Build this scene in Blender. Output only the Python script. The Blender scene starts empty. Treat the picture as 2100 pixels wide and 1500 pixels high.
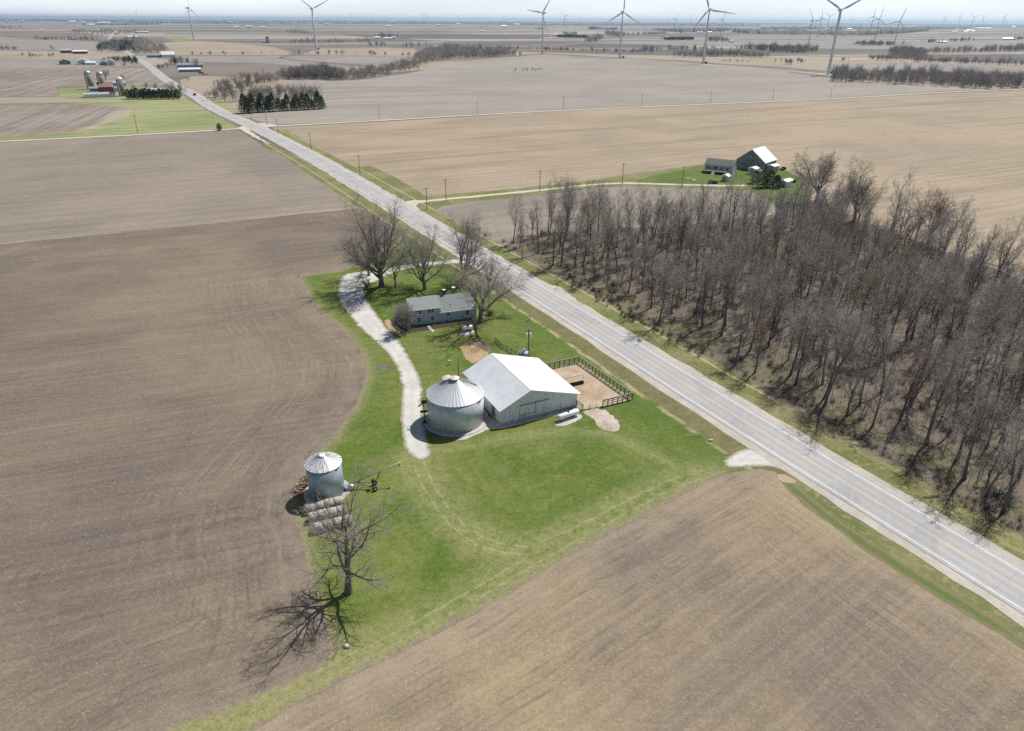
import bpy, math, random
import numpy as np
from mathutils import Vector, Matrix
from mathutils.geometry import tessellate_polygon

random.seed(7); rng = np.random.default_rng(7)
SC = bpy.context.scene
COL = SC.collection

# ------------------------------------------------------------------ camera, sky, sun, exposure
CAMH, FOC, YH, ROLL = 64.0, 1400.0, 42.0, math.radians(0.33)
PITCH = math.atan((750 - YH) / FOC)
_fw = np.array([0, math.cos(PITCH), -math.sin(PITCH)])
_r = np.array([1., 0, 0]); _u = np.array([0, math.sin(PITCH), math.cos(PITCH)])
RT = math.cos(ROLL) * _r + math.sin(ROLL) * _u
UP = -math.sin(ROLL) * _r + math.cos(ROLL) * _u
cam_d = bpy.data.cameras.new("camera"); cam = bpy.data.objects.new("camera", cam_d); COL.objects.link(cam)
cam_d.sensor_width = 36; cam_d.lens = 24.0; cam_d.clip_start = 0.5; cam_d.clip_end = 120000
mw = Matrix.Identity(4)
for i in range(3):
    mw[i][0] = RT[i]; mw[i][1] = UP[i]; mw[i][2] = -_fw[i]
mw[2][3] = CAMH
cam.matrix_world = mw
SC.camera = cam

SUN_EL = math.radians(54.0); SUN_AZ = math.atan2(0.67, 0.74)      # azimuth clockwise from +Y
world = bpy.data.worlds.new("World"); SC.world = world; world.use_nodes = True
wn = world.node_tree; wn.nodes.clear()
wo = wn.nodes.new("ShaderNodeOutputWorld"); bg = wn.nodes.new("ShaderNodeBackground")
sky = wn.nodes.new("ShaderNodeTexSky"); sky.sky_type = 'NISHITA'; sky.sun_disc = False
sky.sun_elevation = SUN_EL; sky.sun_rotation = SUN_AZ; sky.altitude = 200; sky.air_density = 1.0; sky.dust_density = 1.6; sky.ozone_density = 1.2
# thin bright spring cloud veil spread through the sky
tc = wn.nodes.new("ShaderNodeTexCoord"); mp = wn.nodes.new("ShaderNodeMapping"); mp.inputs['Scale'].default_value = (1.2, 1.2, 9)
nz = wn.nodes.new("ShaderNodeTexNoise"); nz.inputs['Scale'].default_value = 2.2; nz.inputs['Detail'].default_value = 7; nz.inputs['Roughness'].default_value = .6
mr = wn.nodes.new("ShaderNodeMapRange"); mr.inputs[1].default_value = .30; mr.inputs[2].default_value = .72; mr.inputs[3].default_value = .72; mr.inputs[4].default_value = 1.0
mx = wn.nodes.new("ShaderNodeMix"); mx.data_type = 'RGBA'; mx.inputs[7].default_value = (15.2, 16.1, 16.9, 1)
wn.links.new(tc.outputs['Generated'], mp.inputs[0]); wn.links.new(mp.outputs[0], nz.inputs['Vector']); wn.links.new(nz.outputs[0], mr.inputs[0])
sx = wn.nodes.new("ShaderNodeSeparateXYZ"); wn.links.new(tc.outputs['Generated'], sx.inputs[0])
el = wn.nodes.new("ShaderNodeMapRange"); el.inputs[1].default_value = .035; el.inputs[2].default_value = .14; el.inputs[3].default_value = 1.0; el.inputs[4].default_value = .0; wn.links.new(sx.outputs[2], el.inputs[0])
em = wn.nodes.new("ShaderNodeMath"); em.operation = 'MULTIPLY'; wn.links.new(mr.outputs[0], em.inputs[0]); wn.links.new(el.outputs[0], em.inputs[1])
wn.links.new(em.outputs[0], mx.inputs[0]); wn.links.new(sky.outputs[0], mx.inputs[6]); wn.links.new(mx.outputs[2], bg.inputs[0])
bg.inputs[1].default_value = 0.066
wn.links.new(bg.outputs[0], wo.inputs[0])

sd = bpy.data.lights.new("sun", 'SUN'); sd.energy = 5.0; sd.angle = math.radians(0.5); sd.color = (1.0, 0.955, 0.89)
sun = bpy.data.objects.new("sun", sd); COL.objects.link(sun)
sdir = Vector((math.sin(SUN_AZ) * math.cos(SUN_EL), math.cos(SUN_AZ) * math.cos(SUN_EL), math.sin(SUN_EL)))
sun.rotation_euler = sdir.to_track_quat('Z', 'Y').to_euler()
SC.view_settings.view_transform = 'Standard'; SC.view_settings.look = 'None'; SC.view_settings.gamma = 1
SC.view_settings.exposure = 0.08
SC.cycles.max_bounces = 6; SC.cycles.diffuse_bounces = 3; SC.cycles.glossy_bounces = 3; SC.cycles.transmission_bounces = 3; SC.cycles.volume_bounces = 0
SC.cycles.transparent_max_bounces = 6; SC.cycles.use_denoising = False

# ------------------------------------------------------------------ survey helpers: photo pixel -> ground point
def ray(px, py):
    return _fw + (px - 1050) / FOC * RT + (750 - py) / FOC * UP
def at(px, py, z=0.0):
    d = ray(px, py); t = (z - CAMH) / d[2]
    return (d[0] * t, d[1] * t)
def proj(p):
    v = np.array(p, float) - np.array([0, 0, CAMH]); q = v @ _fw
    return 1050 + FOC * (v @ RT) / q, 750 - FOC * (v @ UP) / q
def hgt(px, py, ty):
    g = at(px, py); lo, hi = 0., 300.
    for _ in range(40):
        m = (lo + hi) / 2
        if proj((g[0], g[1], m))[1] > ty: lo = m
        else: hi = m
    return m
def ats(pts, z=0.0): return [at(x, y, z) for x, y in pts]

# ------------------------------------------------------------------ node material helper
class Mat:
    def __init__(s, name, rough=0.9, metal=0.0, spec=0.3):
        s.m = bpy.data.materials.new(name); s.m.use_nodes = True; s.t = s.m.node_tree; s.b = s.t.nodes['Principled BSDF']
        s.b.inputs['Roughness'].default_value = rough; s.b.inputs['Metallic'].default_value = metal; s.b.inputs['Specular IOR Level'].default_value = spec
        s._p = s._o = None
    def n(s, k): return s.t.nodes.new(k)
    def put(s, v, sock):
        if isinstance(v, bpy.types.NodeSocket): s.t.links.new(v, sock)
        elif v is not None:
            if isinstance(v, (tuple, list)) and len(v) == 3 and sock.type == 'RGBA': v = (*v, 1)
            sock.default_value = v
    def pos(s):
        if s._p is None: s._p = s.n('ShaderNodeNewGeometry').outputs['Position']
        return s._p
    def obj(s):
        if s._o is None: s._o = s.n('ShaderNodeTexCoord').outputs['Object']
        return s._o
    def map(s, v, scale=(1, 1, 1), rot=0, loc=(0, 0, 0)):
        # rotate first, then stretch, so that streaks follow the turned axes
        a = s.n('ShaderNodeMapping'); s.put(v, a.inputs[0]); a.inputs['Rotation'].default_value = (0, 0, rot); a.inputs['Location'].default_value = loc
        b = s.n('ShaderNodeMapping'); s.put(a.outputs[0], b.inputs[0]); b.inputs['Scale'].default_value = scale
        return b.outputs[0]
    def noise(s, v, sc, det=3, ro=.55, dist=0):
        a = s.n('ShaderNodeTexNoise'); s.put(v, a.inputs['Vector']); a.inputs['Scale'].default_value = sc; a.inputs['Detail'].default_value = det
        a.inputs['Roughness'].default_value = ro; a.inputs['Distortion'].default_value = dist; return a.outputs[0]
    def attr(s, name):
        a = s.n('ShaderNodeAttribute'); a.attribute_name = name; return a.outputs['Fac']
    def ma(s, op, a, b=None, c=None):
        q = s.n('ShaderNodeMath'); q.operation = op; s.put(a, q.inputs[0])
        if b is not None: s.put(b, q.inputs[1])
        if c is not None: s.put(c, q.inputs[2])
        return q.outputs[0]
    def rng(s, v, lo, hi, a=0., b=1.):
        q = s.n('ShaderNodeMapRange'); s.put(v, q.inputs[0]); q.inputs[1].default_value = lo; q.inputs[2].default_value = hi; q.inputs[3].default_value = a; q.inputs[4].default_value = b
        return q.outputs[0]
    def mix(s, f, a, b, bt='MIX'):
        q = s.n('ShaderNodeMix'); q.data_type = 'RGBA'; q.blend_type = bt; s.put(f, q.inputs[0]); s.put(a, q.inputs[6]); s.put(b, q.inputs[7]); return q.outputs[2]
    def sep(s, v):
        q = s.n('ShaderNodeSeparateXYZ'); s.put(v, q.inputs[0]); return q.outputs
    def rnd(s): return s.n('ShaderNodeObjectInfo').outputs['Random']
    def bump(s, h, st=.5, d=.1):
        q = s.n('ShaderNodeBump'); q.inputs['Strength'].default_value = st; q.inputs['Distance'].default_value = d; s.put(h, q.inputs['Height']); s.t.links.new(q.outputs[0], s.b.inputs['Normal'])
    def out(s, c):
        s.put(c, s.b.inputs['Base Color']); return s.m

def S(r, g, b):            # sRGB 0-255 to linear
    f = lambda c: (c / 255 / 12.92) if c / 255 <= .04045 else ((c / 255 + .055) / 1.055) ** 2.4
    return (f(r), f(g), f(b))

def simple(name, c, var=.12, sc=3., rough=.8, metal=0., spec=.3, c2=None, sc2=.6, bump=0, per=0.):
    m = Mat(name, rough, metal, spec)
    f = m.noise(m.obj(), sc, 5, .6)
    k = m.mix(m.rng(f, .3, .7), tuple(x * (1 - var) for x in c), tuple(min(1, x * (1 + var)) for x in c))
    if c2: k = m.mix(m.rng(m.noise(m.obj(), sc2, 4, .65), .52, .66), k, c2)
    if per:
        k = m.mix(1.0, k, m.rng(m.rnd(), 0, 1, 1 - per, 1 + per), 'MULTIPLY')
    if bump: m.bump(f, bump, .05)
    return m.out(k)

# ------------------------------------------------------------------ mesh building
class MB:
    def __init__(s): s.v = []; s.f = []
    def add(s, vs, fs):
        o = len(s.v); s.v.extend(vs); s.f.extend(tuple(i + o for i in f) for f in fs)
    def box(s, x0, x1, y0, y1, z0, z1):
        s.add([(x0, y0, z0), (x1, y0, z0), (x1, y1, z0), (x0, y1, z0), (x0, y0, z1), (x1, y0, z1), (x1, y1, z1), (x0, y1, z1)],
              [(0, 3, 2, 1), (4, 5, 6, 7), (0, 1, 5, 4), (1, 2, 6, 5), (2, 3, 7, 6), (3, 0, 4, 7)]); return s
    def beam(s, a, b, w, h, up=(0, 0, 1)):
        a, b = Vector(a), Vector(b); d = (b - a).normalized(); u = Vector(up)
        if abs(d.dot(u)) > .98: u = Vector((1, 0, 0))
        x = d.cross(u).normalized() * w / 2; y = x.cross(d).normalized() * h / 2
        vs = [p + sx * x + sy * y for p in (a, b) for sx, sy in ((-1, -1), (1, -1), (1, 1), (-1, 1))]
        s.add([tuple(q) for q in vs], [(0, 1, 2, 3), (7, 6, 5, 4), (0, 4, 5, 1), (1, 5, 6, 2), (2, 6, 7, 3), (3, 7, 4, 0)]); return s
    def tube(s, pts, rs, n=8, cap=True):
        pts = [Vector(p) for p in pts]
        if not hasattr(rs, '__len__'): rs = [rs] * len(pts)
        vs = []; fs = []
        d0 = (pts[1] - pts[0]).normalized(); x = d0.orthogonal().normalized()
        for i, p in enumerate(pts):
            d = (pts[min(i + 1, len(pts) - 1)] - pts[max(i - 1, 0)]).normalized()
            x = (x - d * x.dot(d)).normalized(); y = d.cross(x)
            for k in range(n):
                a = 2 * math.pi * k / n; vs.append(tuple(p + (x * math.cos(a) + y * math.sin(a)) * rs[i]))
            if i: fs += [((i - 1) * n + k, (i - 1) * n + (k + 1) % n, i * n + (k + 1) % n, i * n + k) for k in range(n)]
        if cap: fs += [tuple(range(n))[::-1], tuple((len(pts) - 1) * n + k for k in range(n))]
        s.add(vs, fs); return s
    def lathe(s, prof, n=32, c=(0, 0)):
        vs = []; fs = []
        for r, z in prof:
            for k in range(n):
                a = 2 * math.pi * k / n; vs.append((c[0] + r * math.cos(a), c[1] + r * math.sin(a), z))
        for i in range(len(prof) - 1):
            fs += [(i * n + k, i * n + (k + 1) % n, (i + 1) * n + (k + 1) % n, (i + 1) * n + k) for k in range(n)]
        fs.append(tuple(range(n))[::-1]); fs.append(tuple((len(prof) - 1) * n + k for k in range(n)))
        s.add(vs, fs); return s
    def prism(s, poly, z0, z1):
        n = len(poly); s.add([(x, y, z0) for x, y in poly] + [(x, y, z1) for x, y in poly],
                             [tuple(range(n))[::-1], tuple(range(n, 2 * n))] + [(i, (i + 1) % n, n + (i + 1) % n, n + i) for i in range(n)]); return s
    def slab(s, q, t):        # quad q (4 points) extruded down its normal by t
        a, b, c, d = [Vector(p) for p in q]; nn = (b - a).cross(d - a).normalized() * t
        vs = [tuple(p) for p in (a, b, c, d)] + [tuple(p - nn) for p in (a, b, c, d)]
        s.add(vs, [(0, 1, 2, 3), (7, 6, 5, 4), (0, 4, 5, 1), (1, 5, 6, 2), (2, 6, 7, 3), (3, 7, 4, 0)]); return s
    def build(s, name, mat, parent=None, smooth=False, label=None):
        me = bpy.data.meshes.new(name); me.from_pydata(s.v, [], s.f); me.update(); me.materials.append(mat)
        if smooth: me.polygons.foreach_set('use_smooth', [True] * len(me.polygons))
        o = bpy.data.objects.new(name, me); COL.objects.link(o)
        if parent: o.parent = parent
        if label: o['label'] = label
        return o

def tag(o, label=None, cat=None, group=None, kind=None):
    for k, v in (('label', label), ('category', cat), ('group', group), ('kind', kind)):
        if v: o[k] = v
    return o
def thing(name, label, cat, loc=(0, 0, 0), rz=0, group=None, sc=1.0):
    o = bpy.data.objects.new(name, None); COL.objects.link(o); o.location = loc; o.rotation_euler = (0, 0, rz); o.scale = (sc, sc, sc)
    o.empty_display_size = 0.5
    return tag(o, label, cat, group)
_KIDS = {}
def dup(root, loc, rz=0, label=None, group=None, sc=1.0, cat=None, tilt=(0, 0)):
    r = root.copy(); COL.objects.link(r); r.location = loc; r.rotation_euler = (tilt[0], tilt[1], rz); r.scale = (sc, sc, sc)
    if label: r['label'] = label
    if group: r['group'] = group
    if cat: r['category'] = cat
    for ch in list(_KIDS.setdefault(root.name, list(root.children))):
        c = ch.copy(); COL.objects.link(c); c.parent = r
        for g in ch.children:
            d = g.copy(); COL.objects.link(d); d.parent = c
    return r

# ------------------------------------------------------------------ ground sheets
def dist_poly(P, poly, closed=True):
    P = np.asarray(P, float); best = np.full(len(P), 1e9); near = np.zeros_like(P)
    A = np.asarray(poly, float); n = len(A)
    for i in range(n if closed else n - 1):
        a, b = A[i], A[(i + 1) % n]; d = b - a; L = d @ d + 1e-12
        t = np.clip(((P - a) @ d) / L, 0, 1); q = a + t[:, None] * d; e = np.hypot(*(P - q).T)
        m = e < best; best[m] = e[m]; near[m] = q[m]
    return best, near
def inside(P, poly):
    P = np.asarray(P, float); A = np.asarray(poly, float); c = np.zeros(len(P), bool); n = len(A)
    x, y = P[:, 0], P[:, 1]
    for i in range(n):
        x1, y1 = A[i]; x2, y2 = A[(i + 1) % n]
        k = ((y1 > y) != (y2 > y)); xi = (x2 - x1) * (y - y1) / (y2 - y1 + 1e-12) + x1
        c ^= k & (x < xi)
    return c
def jag(poly, step, amp, seed=0, closed=True):
    r = np.random.default_rng(seed); out = []; A = np.asarray(poly, float); n = len(A)
    for i in range(n if closed else n - 1):
        a, b = A[i], A[(i + 1) % n]; L = np.hypot(*(b - a)); k = max(1, int(L / step)); nn = np.array([-(b - a)[1], (b - a)[0]]) / (L + 1e-9)
        for j in range(k):
            out.append(a + (b - a) * j / k + nn * r.normal(0, amp) * (0.3 if j == 0 else 1))
    if not closed: out.append(A[-1])
    return np.array(out)
def smooth(poly, it=2, closed=True):
    A = np.asarray(poly, float)
    for _ in range(it):
        if closed:
            B = np.roll(A, -1, 0); A = np.stack([.75 * A + .25 * B, .25 * A + .75 * B], 1).reshape(-1, 2)
        else:
            B = A[1:]; C = A[:-1]; M = np.stack([.75 * C + .25 * B, .25 * C + .75 * B], 1).reshape(-1, 2); A = np.vstack([A[:1], M, A[-1:]])
    return A
def mesh_np(name, V, F, mat, attrs=None, kind='structure', parent=None):
    me = bpy.data.meshes.new(name); me.from_pydata([tuple(v) for v in V], [], [tuple(int(i) for i in f) for f in F]); me.update()
    me.materials.append(mat)
    for k, a in (attrs or {}).items():
        at_ = me.attributes.new(k, 'FLOAT', 'POINT'); at_.data.foreach_set('value', np.asarray(a, np.float32))
    o = bpy.data.objects.new(name, me); COL.objects.link(o)
    if parent: o.parent = parent
    elif kind: o['kind'] = kind
    return o
def grid_sheet(name, poly, z, cell, mat, attrs=None, kind='structure'):
    poly = np.asarray(poly, float); x0, y0 = poly.min(0) - cell; x1, y1 = poly.max(0) + cell
    nx, ny = int((x1 - x0) / cell) + 1, int((y1 - y0) / cell) + 1
    cx, cy = np.meshgrid(x0 + (np.arange(nx) + .5) * cell, y0 + (np.arange(ny) + .5) * cell, indexing='ij')
    ins = inside(np.stack([cx.ravel(), cy.ravel()], 1), poly).reshape(nx, ny)
    idx = -np.ones((nx + 1, ny + 1), int); cnt = np.zeros((nx + 1, ny + 1), int)
    for dx in (0, 1):
        for dy in (0, 1): cnt[dx:nx + dx, dy:ny + dy] += ins
    use = cnt > 0; idx[use] = np.arange(use.sum())
    gi, gj = np.nonzero(use); V = np.stack([x0 + gi * cell, y0 + gj * cell], 1)
    bd = cnt[use] < 4
    if bd.any():
        d, q = dist_poly(V[bd], poly); m = d < cell * 1.5; W = V[bd]; W[m] = q[m]; V[bd] = W
    i, j = np.nonzero(ins); F = np.stack([idx[i, j], idx[i + 1, j], idx[i + 1, j + 1], idx[i, j + 1]], 1)
    A = {k: f(V) for k, f in (attrs or {}).items()}
    return mesh_np(name, np.column_stack([V, np.full(len(V), z)]), F, mat, A, kind)
def flat(name, poly, z, mat, kind='structure'):
    poly = [Vector((p[0], p[1], 0)) for p in poly]
    tr = tessellate_polygon([poly]); V = [(p.x, p.y, z) for p in poly]
    F = []
    for t in tr:
        a, b, c = (poly[k] for k in t)
        F.append(t if (b - a).cross(c - a).z > 0 else t[::-1])
    return mesh_np(name, V, F, mat, None, kind)
def ribbon(name, line, offs, z, mat, kind='structure', seed=None, amp=0., step=None):
    A = np.asarray(line, float)
    if step: A = jag(A, step, 0, 0, False)
    T = np.gradient(A, axis=0); T /= np.hypot(*T.T)[:, None]; N = np.column_stack([-T[:, 1], T[:, 0]])
    r = np.random.default_rng(seed or 1); V = []; lat = []; m = len(offs)
    for k in range(len(A)):
        for q, o in enumerate(offs):
            oo = o + (r.normal(0, amp) if q in (0, m - 1) else 0); p = A[k] + N[k] * oo; V.append((p[0], p[1], z)); lat.append(oo)
    F = [((k) * m + q, k * m + q + 1, (k + 1) * m + q + 1, (k + 1) * m + q)[::-1] for k in range(len(A) - 1) for q in range(m - 1)]
    s = np.concatenate([[0], np.cumsum(np.hypot(*np.diff(A, axis=0).T))])
    return mesh_np(name, V, F, mat, {'lat': lat, 'run': np.repeat(s, m)}, kind)

# ------------------------------------------------------------------ ground materials
def field_mat(name, ca, cb, straw, ang, fl=.5, streak=.35, passes=9.0, dattr=False, big=.02, rows=.12, dark=.25, fsc=1.0, lanes=.15):
    m = Mat(name, .95, 0, .15); P = m.pos(); kk = (.95 if name == 'tan_residue' else 1.0) if dattr else .94; ca = tuple(x * kk * w_ for x, w_ in zip(ca, (1.01, 1., .96))); cb = tuple(x * kk * w_ for x, w_ in zip(cb, (1.03, 1., .94))); straw = tuple(x * .94 for x in straw)
    n1 = m.noise(P, big, 4, .6, .4); n2 = m.noise(P, .22, 5, .65)
    c = m.mix(m.rng(n1, .42, .58), ca, cb)
    A = m.map(P, (1 / 38., 1 / 1.1, 1), -ang); n3 = m.noise(A, 1.0, 4, .6, .2)
    c = m.mix(m.rng(n3, .35, .68, 0, streak), c, tuple(min(1, .55 * x + .55 * y) for x, y in zip(cb, straw)))
    l1 = m.noise(m.map(P, (1 / 150., 1 / 4.5, 1), -ang), 1.0, 5, .65, .25); l2_ = m.noise(m.map(P, (1 / 260., 1 / 16., 1), -ang + .02), 1.0, 4, .6, .5)
    c = m.mix(m.rng(l1, .50, .66, 0, lanes), c, tuple(min(1, x * 1.25) for x in cb)); c = m.mix(m.rng(l2_, .52, .64, 0, lanes), c, tuple(x * .80 for x in ca))
    xyz = m.sep(m.map(P, (1, 1, 1), -ang)); rc = xyz[1]
    if dattr:
        d = m.attr('d'); wob = m.ma('MULTIPLY', m.ma('SUBTRACT', m.noise(P, .06, 2), .5), 14.)
        near = m.ma('LESS_THAN', m.ma('ADD', d, wob), 24.)
        rc = m.ma('ADD', m.ma('MULTIPLY', d, near), m.ma('MULTIPLY', rc, m.ma('SUBTRACT', 1., near)))
    rc = m.ma('ADD', rc, m.ma('MULTIPLY', m.noise(P, .12, 3), 1.2))
    w = m.ma('SINE', m.ma('MULTIPLY', rc, 2 * math.pi / passes)); w2 = m.ma('SINE', m.ma('MULTIPLY', rc, 2 * math.pi / (passes / 6)))
    k = m.ma('ADD', m.ma('MULTIPLY', w, rows * .35), m.ma('MULTIPLY', m.ma('MULTIPLY', w2, rows), m.rng(m.noise(P, .05, 3), .46, .66)))
    gr = m.noise(P, 1.9 * min(fsc, 1), 5, .75); k = m.ma('ADD', k, m.rng(gr, .25, .75, -.28, .28)); k = m.ma('ADD', k, m.rng(m.noise(P, .5, 4, .6), .3, .7, -.07, .07))
    c = m.mix(1.0, c, m.ma('ADD', k, 1.0), 'MULTIPLY')
    if dattr:      # furrow lines that follow the yard edge, and turning arcs where the tractor swung round
        ft = m.ma('ADD', d, m.ma('MULTIPLY', m.noise(P, .10, 3), 1.6)); ln = m.rng(m.ma('SINE', m.ma('MULTIPLY', ft, 2 * math.pi / 1.55)), .55, 1.0)
        ln = m.ma('MULTIPLY', m.ma('MULTIPLY', ln, m.rng(d, 22, 14)), m.rng(m.noise(P, .16, 4, .6), .45, .60))
        ar = m.attr('arc'); l2 = m.ma('MULTIPLY', m.rng(m.ma('SINE', m.ma('MULTIPLY', m.ma('ADD', ar, m.ma('MULTIPLY', n2, .6)), 2 * math.pi / 2.3)), .3, .95), m.ma('MULTIPLY', m.ma('MULTIPLY', m.rng(ar, 11., 8.), m.rng(ar, 3., 4.5, 0, .6)), m.rng(m.noise(P, .045, 3, .6), .50, .56)))
        c = m.mix(m.ma('MULTIPLY', m.ma('MAXIMUM', ln, l2), .40), c, tuple(x * .5 for x in ca))
        pl = m.rng(m.ma('SINE', m.ma('MULTIPLY', ft, 2 * math.pi / 3.1)), .55, 1.0); pl = m.ma('MULTIPLY', m.ma('MULTIPLY', pl, m.rng(d, 26, 16)), m.rng(m.noise(P, .09, 4, .6), .42, .58))
        c = m.mix(m.ma('MULTIPLY', pl, .20), c, tuple(.45 * x + .55 * y for x, y in zip(cb, straw)))
        c = m.mix(m.ma('MULTIPLY', m.rng(d, 7, 1, 0, .4), m.rng(n2, .4, .6)), c, tuple(.5 * x + .5 * y for x, y in zip(cb, straw)))
    c = m.mix(m.rng(n2, .3, .72, 0, dark), c, tuple(x * .62 for x in ca))
    # corn residue: short pale stalks lying every way, clods in between
    f1 = m.noise(m.map(P, (.9 * fsc, 4.2 * fsc, 1), .5), 1.0, 2, .5, .3); f2 = m.noise(m.map(P, (1.0 * fsc, 4.6 * fsc, 1), -.9), 1.0, 2, .5, .3); f3 = m.noise(P, 3.4 * fsc, 3, .6)
    f = m.ma('MAXIMUM', m.rng(f1, .62, .72), m.rng(f2, .63, .73)); f = m.ma('MULTIPLY', m.ma('MAXIMUM', f, m.rng(f3, .62, .74)), m.rng(n2, .38, .62, .25, 1.))
    c = m.mix(m.ma('MULTIPLY', f, fl), c, straw)
    c = m.mix(m.rng(f3, .42, .30, 0, .55), c, tuple(x * .45 for x in ca))
    m.bump(m.ma('ADD', f3, m.ma('MULTIPLY', w2, .12)), .6, .14)
    return m.out(c)

SOIL_A, SOIL_B, STRAW = (.138, .114, .102), (.215, .178, .148), (.50, .43, .34)
GRID = math.atan2(at(1935, 191)[1] - at(545, 262)[1], at(1935, 191)[0] - at(545, 262)[0])      # bearing of the cross road
ROW1 = math.atan2(at(600, 541)[1] - at(0, 598)[1], at(600, 541)[0] - at(0, 598)[0])
ROW3 = math.atan2(at(1300, 1072)[1] - at(740, 1364)[1], at(1300, 1072)[0] - at(740, 1364)[0])
M_f1 = field_mat('near_field_soil', SOIL_A, (.212, .172, .130), STRAW, ROW1, .7, .22, 9.2, True, rows=.06, fsc=1.6)
M_f2 = field_mat('grey_stubble', (.200, .172, .152), (.270, .236, .206), (.44, .38, .32), GRID, .4, .45, 9.2, False, .012, .10)
M_f3 = field_mat('tan_residue', (.190, .157, .132), (.318, .256, .168), (.58, .50, .38), ROW3, .65, .25, 9.2, True, .028, .06, fsc=1.8)
M_f4 = field_mat('corn_stubble', (.262, .213, .160), (.340, .282, .212), (.50, .43, .34), GRID + .03, .55, .7, 6.0, False, .010, .12, .2, lanes=.5)
M_f5 = field_mat('bean_stubble', (.262, .240, .222), (.325, .300, .275), (.42, .39, .35), GRID - .12, .3, .5, 14.0, False, .006, .10, .25, .5, lanes=.45)
M_f6 = field_mat('headland_stubble', (.22, .195, .172), (.28, .25, .222), (.45, .40, .33), GRID + .2, .5, .5, 9.0, False, .02, .1)

def far_mat(name, ca, cb, ang, streak=.4, sc=1.0):
    m = Mat(name, .95, 0, .1); P = m.pos()
    c = m.mix(m.rng(m.noise(P, .006 * sc, 4, .6, .5), .35, .65), ca, cb)
    n3 = m.noise(m.map(P, (1 / 200. * sc, 1 / 7. * sc, 1), -ang), 1.0, 4, .6, .4)
    c = m.mix(m.rng(n3, .4, .65, 0, streak), c, tuple(x * .72 for x in ca))
    c = m.mix(m.rng(m.noise(P, .05, 4, .6), .5, .75, 0, .35), c, tuple(min(1, x * 1.25) for x in cb))
    return m.out(c)
M_tan = far_mat('far_tan', (.30, .25, .19), (.37, .315, .245), GRID)
M_gry = far_mat('far_grey', (.235, .215, .198), (.305, .282, .26), GRID)
M_brn = far_mat('far_brown', (.175, .145, .128), (.235, .197, .17), GRID)
M_drk = far_mat('far_dark', (.115, .105, .10), (.16, .145, .135), GRID)
M_grn = far_mat('far_green', (.16, .21, .075), (.33, .33, .18), GRID, .5)
M_str = far_mat('striped_brown', (.22, .185, .155), (.33, .29, .25), GRID + math.pi / 2 - .15, .8)

def base_mat():
    m = Mat('far_ground', .95, 0, .1); P = m.pos()
    V = m.map(P, (1, 1, 1), -GRID)
    b = m.n('ShaderNodeTexBrick'); m.put(V, b.inputs['Vector']); b.inputs['Scale'].default_value = 1.0; b.offset = .37; b.squash = 1.6; b.squash_frequency = 3
    b.inputs['Brick Width'].default_value = 820; b.inputs['Row Height'].default_value = 400; b.inputs['Mortar Size'].default_value = 5; b.inputs['Bias'].default_value = 0
    b.inputs['Color1'].default_value = (0, 0, 0, 1); b.inputs['Color2'].default_value = (1, 1, 1, 1); b.inputs['Mortar'].default_value = (.5, .5, .5, 1)
    r = m.n('ShaderNodeValToRGB'); m.put(b.outputs[0], r.inputs[0]); r.color_ramp.interpolation = 'CONSTANT'; e = r.color_ramp.elements
    e[0].position = 0; e[0].color = (.17, .15, .135, 1); e[1].position = .18; e[1].color = (.33, .30, .26, 1)
    for p, c in ((.4, (.26, .225, .19)), (.55, (.38, .33, .26)), (.7, (.14, .125, .115)), (.8, (.30, .275, .245)), (.95, (.20, .23, .12))):
        q = e.new(p); q.color = (*c, 1)
    c = r.outputs[0]
    n3 = m.noise(m.map(P, (1 / 900., 1 / 60., 1), -GRID), 1.0, 4, .6, .5)
    c = m.mix(m.rng(n3, .42, .62, 0, .4), c, (.30, .27, .235)); c = m.mix(m.rng(m.noise(m.map(P, (1 / 1500., 1 / 260., 1), -GRID), 1.0, 3, .5), .52, .56, 0, .75), c, (.125, .115, .108))
    c = m.mix(m.rng(m.noise(P, .004, 5, .6), .5, .7, 0, .35), c, (.20, .17, .145))
    return m.out(c)
g = mesh_np('ground', [(-58000, -2800, -.1), (58000, -2800, -.1), (58000, 58000, -.1), (-58000, 58000, -.1)], [(0, 1, 2, 3)], base_mat())

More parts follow.
